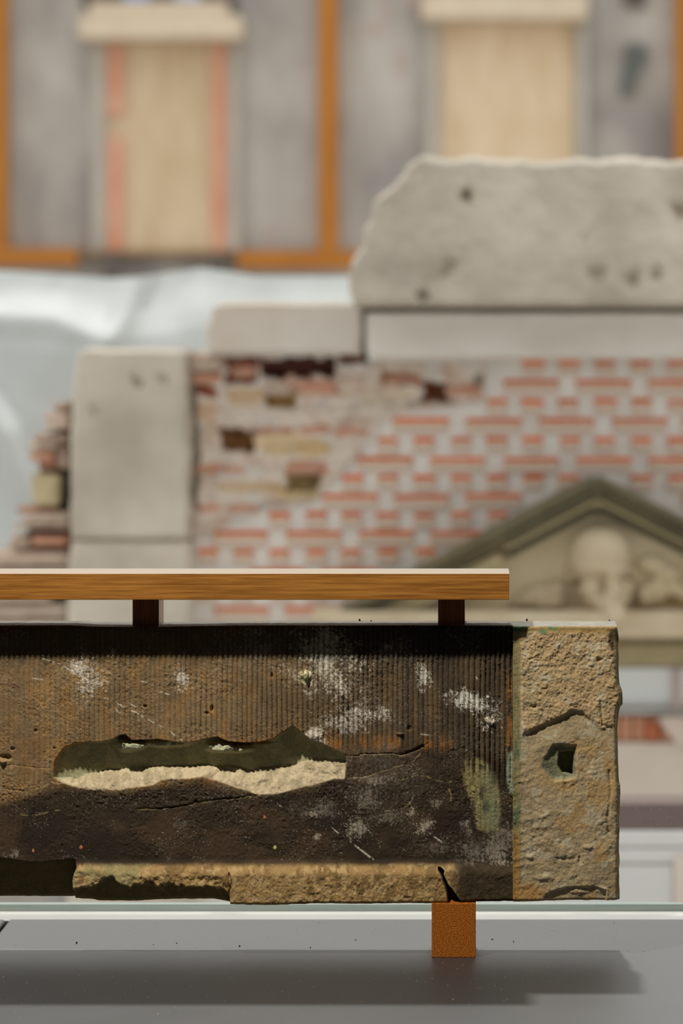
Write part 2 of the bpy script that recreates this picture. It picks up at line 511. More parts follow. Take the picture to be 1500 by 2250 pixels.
# window: bottom frame, spacer, glass, head
YF = 6.0735 - D
zt = LEDGE - 0.003
win = empty('window_1', (0, YG, LEDGE))
struct(win, 'wide clear glass window behind the stone, white frame at its foot')
box('frame', (RX0, YF, 0.30), (RX1, YG + 0.05, zt), M['white_frame'], win, 0.0015)
zs = P(0, 1985.5, D + YG)[2]
box('spacer', (RX0, YG - 0.004, zt), (RX1, YG + 0.014, zs), M['spacer'], win, 0.001)
box('frame', (RX0, YF, 3.0), (RX1, YG + 0.05, RH), M['white_frame'], win, 0.002)
mesh_obj('pane', [(RX0, YG, zs), (RX1, YG, zs), (RX1, YG, 3.0), (RX0, YG, 3.0)], [(0, 1, 2, 3)], M['glass'], win)
# the ledge: two slabs meeting in an open joint
sx = P(8, 2030, 6.03)[0]
struct(box('trim_1', (sx + 0.004, -1.0, LEDGE - 0.05), (RX1, YF - 0.001, LEDGE), M['ledge'], None, 0.006, seg=4),
       'matte grey window ledge carrying the oak block and its shadow')
struct(box('trim_2', (RX0, -1.0, LEDGE - 0.05), (sx - 0.002, YF - 0.001, LEDGE), M['ledge'], None, 0.007, seg=4),
       'next grey ledge slab past the open joint at the far left')
struct(box('wall_parapet', (RX0, -0.9, 0), (RX1, YF - 0.002, LEDGE - 0.05), M['room']), 'low plastered parapet under the grey ledge')
struct(box('ground', (-30, 0.6, -4.2), (30, 40, -4.0), M['ground']), 'pale paved courtyard between the buildings')

# ================================================================== FAR WALL
ZF = 26.0
a = P(-3200, 3000, ZF); b_ = P(2300, -900, ZF)
struct(box('wall_back', (a[0], ZF - D, -4.0), (b_[0], ZF - D + 0.3, b_[2]), M['far_wall']), 'far grey mottled rendered wall with boarded windows')

def boarded(label, x0, x1, y0, y1, board, lint, reds=None, tilt=0):
    base = P((x0 + x1) / 2, y1, ZF)
    t = empty('boarded_window', base)
    tag(t, label, 'window')
    bm = pbox('board', x0, x1, y0, y1, ZF - 0.05, 0.06, board, t, 0.004)
    pbox('reveal', x0 - 32, x0 - 1, y0 - 6, y1, ZF - 0.12, 0.14, M['reveal'], t, 0.004)
    pbox('reveal', x1 + 1, x1 + 28, y0 - 6, y1, ZF - 0.12, 0.14, M['reveal'], t, 0.004)
    lx0, lx1, ly0, ly1 = lint
    o = pbox('lintel', lx0, lx1, ly0, ly1, ZF - 0.42, 0.44, M['lintel'], t, 0.03)
    for r in reds or []:
        pbox('batten', r[0], r[1], r[2], r[3], ZF - 0.09, 0.045, M['red_tape'], t, 0.003)
    return t
boarded('boarded window with red strips down both edges, under a pale lintel', 232, 500, 92, 552, M['ply'], (172, 530, 34, 86),
        [(232, 268, 95, 254), (232, 268, 300, 552), (466, 500, 92, 552)])
boarded('plain pale boarded window without red strips, above the broken stone cornice', 966, 1264, 44, 470, M['ply_pale'], (925, 1292, -12, 42))
# bits above the left lintel: upper window seen under the frame's edge
up = empty('upper_window', P(350, 20, ZF)); tag(up, 'dark and blue sliver of window above the left pale lintel', 'window')
pbox('reveal', 180, 520, -160, 18, ZF - 0.03, 0.04, M['dark_void'], up)
pbox('sill', 196, 500, 4, 36, ZF - 0.20, 0.2, M['lintel'], up, 0.01)
pbox('pane', 270, 330, -150, 4, ZF - 0.06, 0.02, plain('blue_pane_far', S(150, 165, 205), None, 0.4), up)
pbox('pane', 385, 440, -150, 5, ZF - 0.06, 0.02, plain('blue_pane_pale', S(175, 182, 205), None, 0.4), up)

fr = empty('timber_frame', P(720, 590, ZF - 0.2)); tag(fr, 'orange-brown timber frame of posts and rail on the far grey wall', 'frame')
for x0, x1, y1 in ((-26, 13, 590), (699, 741, 590), (1484, 1526, 700)):
    pbox('post', x0, x1, -400, y1 - 6, ZF - 0.22, 0.2, M['orange'], fr, 0.006)
pbox('rail', -200, 168, 545, 584, ZF - 0.24, 0.2, M['orange_h'], fr, 0.006)
pbox('rail', 520, 790, 550, 590, ZF - 0.24, 0.2, M['orange_h'], fr, 0.006)
pbox('rail', 168, 520, 552, 562, ZF - 0.2, 0.16, plain('brown_timber', S(140, 108, 72), S(150, 118, 82), 0.8), fr, 0.004)
for x0, x1, y1 in ((228, 264, 625), (466, 490, 610)):
    pbox('prop', x0, x1, 556, y1, ZF - 0.26, 0.1, M['dark_void'], fr, 0.004)
# blackish hole and patch on the right of the far wall
hole_poly = [(1372, 100), (1395, 92), (1420, 100), (1424, 122), (1408, 150), (1396, 165), (1394, 208), (1368, 208), (1366, 178), (1376, 140)]
def prism(name, poly, Z, depth, mat, parent=None, bevel=0.0, origin=None):
    bm = bmesh.new()
    vs = [bm.verts.new(P(x, y, Z)) for x, y in poly]
    f = bm.faces.new(vs)
    r = bmesh.ops.extrude_face_region(bm, geom=[f])
    for v in r['geom']:
        if isinstance(v, bmesh.types.BMVert): v.co.y += depth
    if bevel:
        bmesh.ops.recalc_face_normals(bm, faces=bm.faces)
        bmesh.ops.bevel(bm, geom=bm.edges[:], offset=bevel, segments=2, affect='EDGES')
    return bm_obj(name, bm, mat, parent, origin=origin)
tag(prism('iron_bracket', hole_poly, ZF - 0.10, 0.1, plain('dark_iron', S(96, 100, 98), S(116, 118, 114), 0.7, 6), None, 0.01, origin=P(1390, 200, ZF)),
    'dark iron bracket fixed to the far wall right of the plain boarded window', 'bracket')
tag(pbox('iron_plate', 1372, 1418, -40, 14, ZF - 0.06, 0.06, M['dark_void'], None, 0.01, origin=P(1395, 14, ZF)),
    'dark iron plate at the top of the far wall above the bracket', 'plate')

# ================================================================== WHITE SHEETING
def make_tarp():
    nu, nv = 150, 120
    xs = np.linspace(-260, 830, nu)
    top = np.interp(xs, [-260, 0, 80, 230, 300, 330, 440, 500, 560, 830], [590, 594, 599, 611, 609, 604, 589, 596, 606, 607])
    t = np.linspace(0, 1, nv)
    yy = np.array([0, 12, 30, 60, 95, 130, 170, 320, 700, 1000.0])
    zz = np.array([12.80, 12.785, 12.76, 12.71, 12.65, 12.60, 12.56, 12.53, 12.5, 12.5])
    tt = 1000 * t ** 1.9
    U = np.repeat(xs[None], nv, 0); V = top[None] + tt[:, None] * np.ones(nu)
    Zd = np.interp(tt, yy, zz)[:, None] * np.ones(nu)
    # fold running down from (310, 600), and the slack pocket on the left
    f1 = linedist([(318, 595), (255, 720), (200, 800)], U, V)
    Zd = Zd - 0.06 * np.exp(-(f1 / 26) ** 2)
    f2 = linedist([(-200, 690), (120, 700), (230, 745)], U, V)
    Zd = Zd - 0.07 * np.exp(-(f2 / 34) ** 2)
    f3 = linedist([(-60, 880), (10, 960), (70, 1120), (90, 1260)], U, V)
    Zd = Zd - 0.30 * np.exp(-(f3 / 60) ** 2)
    Zd = Zd + 0.06 * (fbm(U, V, 150, 40, 2) - 0.5) + 0.02 * (fbm(U + 0.6 * V, V, 70, 44, 2, 240) - 0.5)
    X = (U - PX) * Zd / F; Y = Zd - D; Z = ZC - (V - PY) * Zd / F
    idx = np.arange(nu * nv).reshape(nv, nu)
    f = np.stack([idx[:-1, :-1], idx[1:, :-1], idx[1:, 1:], idx[:-1, 1:]], -1).reshape(-1, 4)
    o = mesh_obj('plastic_sheet', np.stack([X, Y, Z], -1).reshape(-1, 3), f, M['tarp'], None, True, origin=P(280, 1600, 12.5))
    md = o.modifiers.new('thickness', 'SOLIDIFY'); md.thickness = 0.004
    tag(o, 'white plastic sheeting draped in folds behind the broken brick edge', 'sheeting')
make_tarp()

# ================================================================== FACADE
ZB = 11.14
PXM = F / ZB
wl = P(425, 700, ZB); wr = P(2300, 700, ZB)
facade = box('wall_facade', (wl[0], ZB - D + 0.20, -4.0), (wr[0], ZB - D + 0.60, P(0, 796, ZB)[2]), M['mortar'])
struct(facade, 'ruined brick facade with smeared mortar, opposite the window')
wl2 = P(160, 700, ZB)
struct(box('wall_facade_return', (wl2[0], ZB - D + 0.26, -4.0), (wl[0], ZB - D + 0.60, P(0, 772, ZB)[2]), M['mortar']), 'broken end of the brick facade behind the grey quoin')

def bed(name, poly, Z, depth, mat, parent):
    bm = bmesh.new()
    fr = [bm.verts.new(P(x, y, Z)) for x, y in poly]
    bk = [bm.verts.new((v.co.x, v.co.y + depth, v.co.z)) for v in fr]
    bm.faces.new(fr); bm.faces.new(bk[::-1])
    n = len(fr)
    for i in range(n):
        j = (i + 1) % n
        bm.faces.new((fr[j], fr[i], bk[i], bk[j]))
    return bm_obj(name, bm, mat, parent)
bed('mortar_bed', [(1060, 793), (2250, 793), (2250, 5200), (425, 5200), (425, 1178), (448, 1176), (498, 1148), (588, 1114), (688, 1098), (710, 1076), (740, 1048), (774, 1008),
    (808, 966), (840, 923), (878, 903), (1060, 880)], ZB + 0.004, 0.195, M['mortar'], facade)

def brick_mesh(w_px, h_px, depth, seed, jit=0.0):
    r = random.Random(seed)
    bm = bmesh.new()
    bmesh.ops.create_cube(bm, size=1)
    w_, h_ = w_px / PXM, h_px / PXM
    for v in bm.verts:
        v.co.x *= w_; v.co.z *= h_; v.co.y = (v.co.y + 0.5) * depth
        v.co.x += r.uniform(-jit, jit); v.co.z += r.uniform(-jit, jit) * 0.6
    bmesh.ops.bevel(bm, geom=bm.edges[:], offset=0.0035, segments=1, affect='EDGES')
    me = bpy.data.meshes.new('brick'); bm.to_mesh(me); bm.free()
    return me
def add_brick(me, mat, x, y, Z=ZB, proud=0.004, parent=facade, rot=0.0):
    if not me.materials: me.materials.append(mat)
    o = bpy.data.objects.new('brick', me)
    p = P(x, y, Z)
    o.location = (p[0], p[1] - proud, p[2])
    o.rotation_euler = (0, rot, 0)
    return link(o, parent)
ST = [brick_mesh(121, 34, 0.05, k, 0.003) for k in range(4)]
HD = [brick_mesh(47, 34, 0.05, 20 + k, 0.003) for k in range(4)]
# rows of the regular brickwork: (y of the exposed arris, kind, first x)
ROWS = [(798, 'h', 1140), (840, 'a', 1090), (883, 'h', 1060), (925, 'b', 862), (967, 'h', 820), (1010, 'a', 785), (1050, 'h', 750),
        (1091, 'b', 705), (1132, 'h', 590), (1172, 'a', 470), (1213, 'h', 420), (1255, 'b', 425), (1296, 'h', 425), (1338, 'a', 425), (1380, 'h', 425)]
def under_pediment(x, y):
    if y > 1330 and x > 780: return True
    return y > 1045 + abs(x - 1312) * 0.53 - 34
for y, kind, x0 in ROWS:
    if kind == 'h':
        cx = [1170 + 79.5 * k for k in range(-12, 9)]; hw = 23; lib = HD
    else:
        off = 1165 if kind == 'a' else 1244
        cx = [off + 159 * k for k in range(-6, 5)]; hw = 60; lib = ST
    for c in cx:
        if c - hw < x0 - 4 or c - hw > 1580: continue
        if under_pediment(c, y - 14): continue
        if kind != 'h' and under_pediment(c - 0.8 * hw, y) and under_pediment(c + 0.8 * hw, y): continue
        add_brick(random.choice(lib), M['brick'], c + random.uniform(-2, 2), y + 11 + random.uniform(-1.2, 1.2), proud=0.004 + random.uniform(-0.0015, 0.002))

# ---- rubble core where the outer skin of the wall has come away
VOIDS = [(498, 566, 786, 842, 0.05, (130, 75, 58)), (572, 738, 786, 828, 0.13, (104, 62, 52)), (745, 810, 774, 802, 0.10, (128, 70, 48)),
         (582, 652, 862, 904, 0.06, (150, 116, 72)), (484, 562, 944, 990, 0.12, (128, 88, 50)), (628, 702, 1040, 1078, 0.07, (140, 116, 76)),
         (930, 980, 842, 882, 0.12, (136, 86, 56)), (418, 436, 830, 1120, 0.05, (150, 140, 124)), (838, 925, 815, 850, 0.04, (165, 125, 100)),
         (1040, 1058, 815, 850, 0.04, (150, 140, 120))]
TINTS = [(450, 800, 40, 26, (212, 196, 164)), (455, 832, 36, 16, (214, 176, 148)), (455, 858, 24, 10, (180, 98, 70)), (535, 815, 34, 16, (196, 138, 118)),
         (640, 835, 30, 18, (206, 170, 152)), (700, 850, 60, 16, (208, 158, 132)), (770, 845, 34, 22, (222, 200, 188)), (540, 870, 50, 22, (206, 178, 142)),
         (450, 905, 30, 22, (214, 178, 150)), (620, 975, 70, 30, (216, 190, 150)), (690, 985, 40, 22, (206, 176, 130)), (660, 1030, 40, 22, (200, 150, 120)),
         (700, 1035, 24, 12, (196, 118, 88)), (560, 1070, 90, 14, (206, 178, 142)), (650, 1085, 60, 14, (196, 172, 128)), (620, 945, 26, 6, (196, 130, 102)),
         (700, 946, 26, 6, (200, 136, 110)), (770, 948, 40, 8, (204, 150, 124)), (450, 1030, 18, 8, (206, 130, 98)), (510, 1030, 22, 6, (200, 126, 98)),
         (456, 1117, 30, 7, (206, 140, 108)), (530, 1115, 32, 8, (194, 122, 92)), (600, 1135, 30, 6, (200, 132, 104)), (1020, 858, 40, 10, (212, 140, 106)),
         (850, 870, 60, 30, (214, 196, 176)), (780, 925, 36, 12, (196, 168, 150)), (480, 760, 26, 30, (196, 198, 182)), (880, 830, 40, 14, (176, 130, 104))]
def rub_h(U, V, e):
    h = 0.035 * (fbm(U, V, 60, 50, 4) - 0.5) + 0.02 * (fbm(U, V, 24, 55, 3) - 0.5)
    h = h + 0.010
    for x0, x1, y0, y1, d, c in VOIDS:
        j = 26 * (fbm(U, V, 22, 60, 3) - 0.5)
        q = np.minimum(np.minimum(U - x0, x1 - U), np.minimum(V - y0, y1 - V)) + j
        h = h - 0.4 * d * sstep(-4, 12, q)
    # course joints
    h = h - 0.006 * np.exp(-(((V - 798 + 6 * np.sin(U / 50)) % 42.3 - 21) / 5) ** 2)
    fade = sstep(0, 30, e)
    return h * (0.3 + 0.7 * fade)
def rub_c(U, V, h):
    c = np.ones(U.shape + (3,)) * np.array(S(222, 206, 192))
    c = mix(c, S(208, 182, 164), sstep(0.5, 0.65, fbm(U, V, 50, 70, 3)))
    c = mix(c, S(218, 208, 198), sstep(0.55, 0.7, fbm(U, V, 40, 75, 3)))
    for x, y, rx, ry, col in TINTS:
        q = ((U - x) / rx) ** 2 + ((V - y) / ry) ** 2 + 0.9 * (fbm(U, V, 16, 80, 2) - 0.5)
        c = mix(c, S(*col), 0.9 * sstep(1.15, 0.7, q))
    for x0, x1, y0, y1, d, col in VOIDS:
        q = np.minimum(np.minimum(U - x0, x1 - U), np.minimum(V - y0, y1 - V)) + 26 * (fbm(U, V, 22, 60, 3) - 0.5)
        c = mix(c, S(*col), sstep(-2, 4, q))
    return c
rub_rows = [(782, 414, 796), (794, 412, 798), (796, 412, 1062), (880, 412, 1062), (905, 412, 880), (925, 412, 842), (968, 412, 810), (1010, 412, 776),
            (1050, 412, 742), (1078, 412, 712), (1100, 412, 690), (1115, 412, 590), (1150, 412, 500), (1180, 412, 450)]
grid_block('rubble_core', rub_rows, ZB - 0.004, 0.20, rub_h, M['rubble'], facade, 220, 170, rub_c)
# loose bricks still standing in the rubble
def rough_brick(x0, x1, y0, y1, Z, depth, mat, parent, seed, name='brick', amp=0.006):
    def hf(U, V, e):
        return amp * 2 * (fbm(U + seed * 31, V + seed * 17, 22, 90, 3) - 0.5) - 0.008 * (1 - sstep(0, 7, e))
    r = random.Random(seed)
    k = lambda: r.uniform(-3, 3)
    rows = [(y0, x0 + k(), x1 + k()), ((y0 + y1) / 2, x0 + k(), x1 + k()), (y1, x0 + k(), x1 + k())]
    c = P((x0 + x1) / 2, (y0 + y1) / 2, Z)
    return grid_block(name, rows, Z, depth, hf, mat, parent, 12, 8, origin=c)
for i, (x0, x1, y0, y1, mt, pr) in enumerate([(505, 566, 796, 830, 'brick_old', -0.01), (660, 724, 790, 824, 'brick_dark', -0.06), (665, 735, 838, 868, 'brick_old', 0.02),
        (746, 800, 826, 864, 'brick_grey', 0.02), (432, 482, 846, 872, 'brick_dark', 0.012), (420, 486, 778, 816, 'brick_grey', 0.03), (424, 484, 820, 844, 'brick_old', 0.02),
        (982, 1058, 846, 872, 'brick_old', 0.012), (846, 926, 822, 850, 'brick_old', 0.0), (656, 716, 1016, 1042, 'brick_old', 0.012),
        (430, 480, 1018, 1042, 'brick_old', 0.010), (494, 536, 1020, 1040, 'brick_old', 0.010), (580, 640, 846, 868, 'brick_grey', 0.02),
        (566, 640, 936, 956, 'brick_old', 0.006), (656, 724, 936, 956, 'brick_old', 0.006), (742, 812, 938, 962, 'brick_old', 0.006),
        (430, 484, 1108, 1128, 'brick_old', 0.006), (500, 566, 1106, 1126, 'brick_old', 0.008), (745, 806, 780, 800, 'brick_dark', -0.03), (576, 640, 794, 826, 'brick_dark', -0.09)]):
    rough_brick(x0, x1, y0, y1, ZB - 0.008 - pr, 0.10 + max(0, -pr), M[mt], facade, i + 3)

# ---- jagged toothing at the left end
tooth = empty('broken_brickwork', P(110, 1420, ZB)); tag(tooth, 'jagged broken courses of brick left of the grey quoin stone', 'brickwork')
for cx0, cy0, cy1 in ((122, 905, 950), (88, 950, 1040), (96, 1040, 1115), (60, 1115, 1210), (-10, 1210, 1700)):
    pbox('mortar_core', cx0, 147, cy0, cy1, ZB + 0.10, 0.2, plain('shaded_gap_mortar', S(104, 94, 82), S(124, 112, 98), 0.95, 9), tooth, 0.004)  # dark colour stands in for shade in the gaps between bricks
TEETH = [(118, 149, 884, 904, 'brick_grey', .02), (100, 149, 908, 944, 'brick_grey', .05), (72, 149, 954, 972, 'brick_grey', .03), (60, 120, 974, 990, 'brick_grey', .06), (64, 116, 996, 1012, 'brick_old', .06), (86, 118, 1013, 1032, 'brick_old', .03),
         (120, 149, 975, 1030, 'brick_grey', .0), (72, 128, 1044, 1112, 'sandstone', .05), (54, 149, 1126, 1152, 'brick_grey', .06), (36, 120, 1118, 1128, 'brick_old', .04),
         (30, 149, 1154, 1162, 'brick_grey', .05), (70, 149, 1178, 1200, 'brick_old', .04), (20, 66, 1180, 1204, 'brick_grey', .02), (-14, 149, 1214, 1244, 'brick_grey', .05), (-30, 149, 1250, 1284, 'brick_grey', .05),
         (-60, 110, 1290, 1322, 'brick_grey', .05), (-60, 149, 1328, 1360, 'brick_grey', .04), (-90, 149, 1366, 1400, 'brick_grey', .05)]
M['sandstone'] = plain('yellow_rubble', S(190, 174, 134), S(204, 188, 152), 0.95, 12, bump=0.4)
for i, (x0, x1, y0, y1, mt, pr) in enumerate(TEETH):
    rough_brick(x0, x1, y0, y1, ZB - pr, 0.22, M[mt], tooth, 50 + i, amp=0.01)

# ---- dressed stones of the facade
def rough_face(seed, amp=0.012, edge=0.02, ew=14, pits=()):
    def hf(U, V, e):
        h = amp * 2 * (fbm(U, V, 120, seed, 4) - 0.5) + 0.3 * amp * (fbm(U, V, 14, seed + 5, 3) - 0.5)
        h = h - edge * (1 - sstep(0, ew, e)) ** 2
        for x, y, r, d in pits:
            wu = 26 * (fbm(U, V, 26, 410, 3) - 0.5); wv = 26 * (fbm(U, V, 26, 414, 3) - 0.5)
            h = h - d * np.exp(-(((U + wu - x) / r) ** 2 + ((V + wv - y) / r) ** 2) ** 1.2)
        return h
    return hf
tag(grid_block('quoin_stone', [(768, 190, 400), (776, 168, 408), (860, 160, 411), (1000, 155, 413), (1172, 152, 414), (1186, 156, 410)], ZB - 0.10, 0.34,
    rough_face(100, 0.008, 0.02, 12, [(305, 838, 12, 0.03), (355, 832, 11, 0.025), (205, 908, 12, 0.02)]), M['lime'], None, 60, 90, origin=P(283, 1181, ZB), rag=9),
    'tall grey quoin stone standing between broken bricks and rubble wall', 'stone block')
tag(grid_block('quoin_stone', [(1190, 156, 414), (1240, 148, 420), (1500, 146, 420), (2400, 146, 420)], ZB - 0.11, 0.34,
    rough_face(110, 0.008, 0.02, 12), M['lime'], None, 40, 60, origin=P(283, 1700, ZB)),
    'lower quoin stone half hidden behind the oak rail', 'stone block')
tag(grid_block('ledge_stone', [(664, 500, 785), (676, 468, 792), (720, 456, 793), (768, 452, 794), (780, 462, 796)], ZB - 0.12, 0.60,
    rough_face(120, 0.008, 0.02, 10), plain('pinkish_stone', S(206, 192, 178), S(214, 206, 196), 0.9, 4), None, 60, 30, origin=P(630, 780, ZB), rag=8),
    'short pale pinkish stone block on top of the rubble, left of the grey band', 'stone block')
tag(grid_block('cornice_stone', [(348, 935, 1990), (364, 896, 1990), (400, 868, 1990), (440, 818, 1990), (500, 797, 1990), (540, 792, 1990), (566, 770, 1990), (600, 762, 1990),
    (646, 764, 1990), (664, 780, 1990), (674, 800, 1990)], ZB - 0.34, 0.62,
    rough_face(130, 0.030, 0.03, 18, [(1028, 432, 13, 0.06), (985, 592, 20, 0.04), (950, 602, 22, 0.03), (935, 655, 14, 0.05), (1390, 612, 20, 0.05), (1490, 460, 22, 0.06),
    (1310, 606, 18, 0.03), (1440, 600, 16, 0.04), (1288, 520, 6, 0.012)]), M['lime'], None, 240, 90, origin=P(1375, 674, ZB), rag=34),
    'large broken grey cornice block with ragged left end, above the brick wall', 'stone block')
def band_h(U, V, e):
    return rough_face(150, 0.012, 0.03, 14)(U, V, e) + 0.02 * np.exp(-((U - 880) / 90) ** 2) - 0.07 * sstep(690, 683, V)
tag(grid_block('stone_band', [(676, 802, 1990), (688, 799, 1990), (770, 800, 1990), (786, 822, 1990), (792, 830, 1990)], ZB - 0.10, 0.60, band_h, M['lime_pale'], None, 160, 70, origin=P(1390, 792, ZB)),
    'long pale rendered stone band under the grey cornice blocks', 'stone band')

# ================================================================== PEDIMENT
ZP = 10.92
ped = empty('pediment', P(1312, 1470, ZP)); tag(ped, 'triangular sandstone pediment with a carved head, right of the oak rail', 'pediment')
AX, AY, SL = 1312, 1046, 0.53
def rake(name, t0, t1, xl, xr, proud, depth, mat):
    """one band of the raking cornice: between t0 and t1 px below the gable line"""
    pts = [(xl, AY + t0 + (AX - xl) * SL), (AX, AY + t0), (xr, AY + t0 + (xr - AX) * 0.50),
           (xr, AY + t1 + (xr - AX) * 0.50), (AX, AY + t1), (xl, AY + t1 + (AX - xl) * SL)]
    return prism(name, pts, ZP - proud, depth, mat, ped, 0.016)
rake('raking_cornice', 0, 24, 735, 1890, 0.13, 0.30, M['sand_dark'])
rake('raking_cornice', 24, 44, 745, 1890, 0.105, 0.28, M['sand_dark'])
rake('raking_moulding', 44, 62, 1096, 1700, 0.075, 0.25, M['sand_mid'])
rake('raking_fillet', 62, 78, 1110, 1690, 0.03, 0.2, plain('shadow_line_sandstone', S(72, 68, 54), S(92, 86, 68), 0.95, 7))  # dark colour paints the shadow line under the moulding
prism('raking_foot', [(1100, 1212), (1108, 1246), (900, 1352), (800, 1352), (820, 1344)], ZP - 0.10, 0.3, M['sand_mid'], ped, 0.008)
prism('tympanum', [(1312, 1100), (1800, 1345), (800, 1345)], ZP + 0.02, 0.14, M['sand'], ped)
# base cornice: sloping weathered top, corona, fascia
def hprofile(name, prof, x0, x1, mat):
    """prof: closed list of (Z, y px measured at that Z); extruded along x"""
    vs = []; n = len(prof)
    for xx in (x0, x1):
        X = (xx - PX) * ZP / F
        for Z, y in prof:
            vs.append((X, Z - D, ZC - (y - PY) * Z / F))
    fs = [tuple(range(n))[::-1], tuple(range(n, 2 * n))]
    for i in range(n):
        j = (i + 1) % n
        fs.append((i, j, n + j, n + i))
    bm = bmesh.new()
    bv = [bm.verts.new(v) for v in vs]
    for f in fs: bm.faces.new([bv[i] for i in f])
    return bm_obj(name, bm, mat, ped)
hprofile('base_cornice', [(11.1, 1334), (10.76, 1344), (10.72, 1352), (10.72, 1398), (10.76, 1402), (11.1, 1402)], 690, 1950, M['head'])
hprofile('bed_moulding', [(11.1, 1400), (10.86, 1400), (10.86, 1418), (10.90, 1422), (11.1, 1422)], 730, 1900, M['sand_mid'])
hprofile('frieze', [(11.1, 1418), (10.84, 1418), (10.84, 1464), (11.1, 1464)], 740, 1890, M['sand_mid'])

def blob_mesh(name, balls, mat, parent, voxel=0.008, origin=None):
    """ellipsoids (x px, y px, toward viewer m, rx, ry, rz px) fused into one carved surface"""
    bm = bmesh.new()
    k = (ZP - 0.05) / F
    for x, y, pr, rx, ry, rz in balls:
        r = bmesh.ops.create_icosphere(bm, subdivisions=3, radius=1)
        c = P(x, y, ZP)
        for v in r['verts']:
            v.co = (c[0] + v.co.x * rx * k, c[1] - pr + v.co.y * rz * k, c[2] + v.co.z * ry * k)
    o = bm_obj(name, bm, mat, parent, True, origin)
    md = o.modifiers.new('fuse', 'REMESH'); md.mode = 'VOXEL'; md.voxel_size = voxel; md.use_smooth_shade = True
    ms = o.modifiers.new('soften', 'SMOOTH'); ms.factor = 0.6; ms.iterations = 4
    return o
blob_mesh('carved_head', [(1317, 1222, 0.02, 70, 68, 66), (1318, 1205, 0.045, 64, 52, 50), (1322, 1248, 0.075, 60, 12, 26),   # skull, forehead, brow
    (1345, 1285, 0.115, 17, 27, 26), (1344, 1298, 0.125, 22, 13, 20),                                                       # nose
    (1300, 1292, 0.06, 28, 25, 34), (1372, 1290, 0.05, 18, 22, 30),                                                         # cheeks
    (1316, 1314, 0.085, 26, 10, 22), (1364, 1314, 0.075, 20, 10, 20),                                                       # moustache
    (1338, 1326, 0.10, 34, 24, 40), (1348, 1338, 0.17, 24, 22, 36), (1350, 1350, 0.20, 14, 16, 22), (1312, 1318, 0.05, 30, 24, 34), (1254, 1262, -0.01, 14, 26, 18), (1386, 1258, -0.01, 10, 22, 16),
    (1296, 1268, 0.055, 12, 5, 16), (1362, 1268, 0.055, 11, 5, 14)], M['head'], ped)
LEAF = [(1190, 1305, 0.0, 40, 20, 26), (1165, 1318, 0.0, 30, 14, 22), (1222, 1300, 0.0, 22, 26, 22), (1205, 1325, 0.01, 40, 12, 22), (1140, 1326, -0.01, 26, 10, 18)]
blob_mesh('carved_scroll', LEAF, M['head'], ped)
blob_mesh('carved_scroll', [(1415, 1310, 0.0, 18, 26, 24), (1440, 1300, 0.0, 26, 30, 22), (1482, 1296, 0.0, 28, 18, 24), (1510, 1312, 0.0, 26, 14, 22), (1430, 1240, -0.02, 36, 24, 20), (1470, 1258, -0.02, 30, 18, 20)], M['sand'], ped)

# ================================================================== UNDER THE PEDIMENT, RIGHT EDGE
ZU = 11.06
wu = empty('sky_reflecting_window', P(1500, 1560, ZU)); tag(wu, 'window under the pediment, its glass painted pale blue for the reflected sky', 'window')
pbox('reflecting_pane', 1240, 1900, 1467, 1572, ZU, 0.05, M['blue_pane'], wu)  # pale blue paints the sky's reflection onto the glass
pbox('mullion', 1478, 1494, 1467, 1560, ZU - 0.02, 0.04, plain('pinkish_frame', S(206, 184, 180), None, 0.7), wu)
pbox('transom', 1240, 1900, 1556, 1570, ZU - 0.03, 0.05, M['white_frame'], wu)
lt = empty('brick_lintel', P(1400, 1628, ZU)); tag(lt, 'reddish brick lintel right of the stone, below the bluish window', 'lintel')
for i, x in enumerate(range(1270, 1452, 30)):
    o = pbox('brick', x + 1, x + 28, 1574, 1627, ZU - 0.03, 0.08, M['red_lintel'], lt, 0.004, origin=P(x + 14, 1600, ZU))
pbox('end_brick', 1418, 1447, 1588, 1626, ZU - 0.045, 0.05, plain('deep_red_brick', S(176, 98, 66), S(190, 112, 80), 0.9, 9), lt, 0.004)
prism('plaster_haunch', [(1442, 1578), (1462, 1574), (1900, 1574), (1900, 1640), (1490, 1640), (1462, 1606)], ZU - 0.06, 0.1, plain('pink_plaster', S(218, 200, 190), S(224, 208, 198), 0.9, 4), lt, 0.006)
tag(pbox('wall_panel', 1220, 1900, 1630, 1768, ZU - 0.02, 0.08, M['beige'], None, 0.006, origin=P(1500, 1768, ZU)), 'plain beige stone panel between red lintel and dark beam', 'stone panel')
tag(pbox('steel_beam', 1100, 1900, 1764, 1826, 9.2, 0.16, M['steel'], None, 0.006, origin=P(1400, 1826, 9.2)), 'dark purplish brown beam crossing right of the stone', 'beam')
gp = empty('pale_shutter', P(1450, 1990, 9.6)); tag(gp, 'pale grey painted boarding below the dark brown beam', 'panel')
pbox('board', 1000, 1900, 1826, 1860, 9.6, 0.03, M['grey_white'], gp, 0.003)
pbox('groove', 1000, 1900, 1860, 1863, 9.606, 0.02, M['grey_line'], gp, 0)
pbox('board', 1000, 1900, 1864, 1896, 9.6, 0.03, M['grey_white'], gp, 0.003)
pbox('groove', 1000, 1900, 1896, 1901, 9.606, 0.02, M['grey_line'], gp, 0)
pbox('board', 1000, 1478, 1901, 2300, 9.6, 0.03, M['grey_white'], gp, 0.003)
pbox('stile', 1480, 1530, 1880, 2300, 9.59, 0.04, M['beige'], gp, 0.004)
pbox('board', 1532, 1900, 1901, 2300, 9.6, 0.03, M['grey_white'], gp, 0.003)

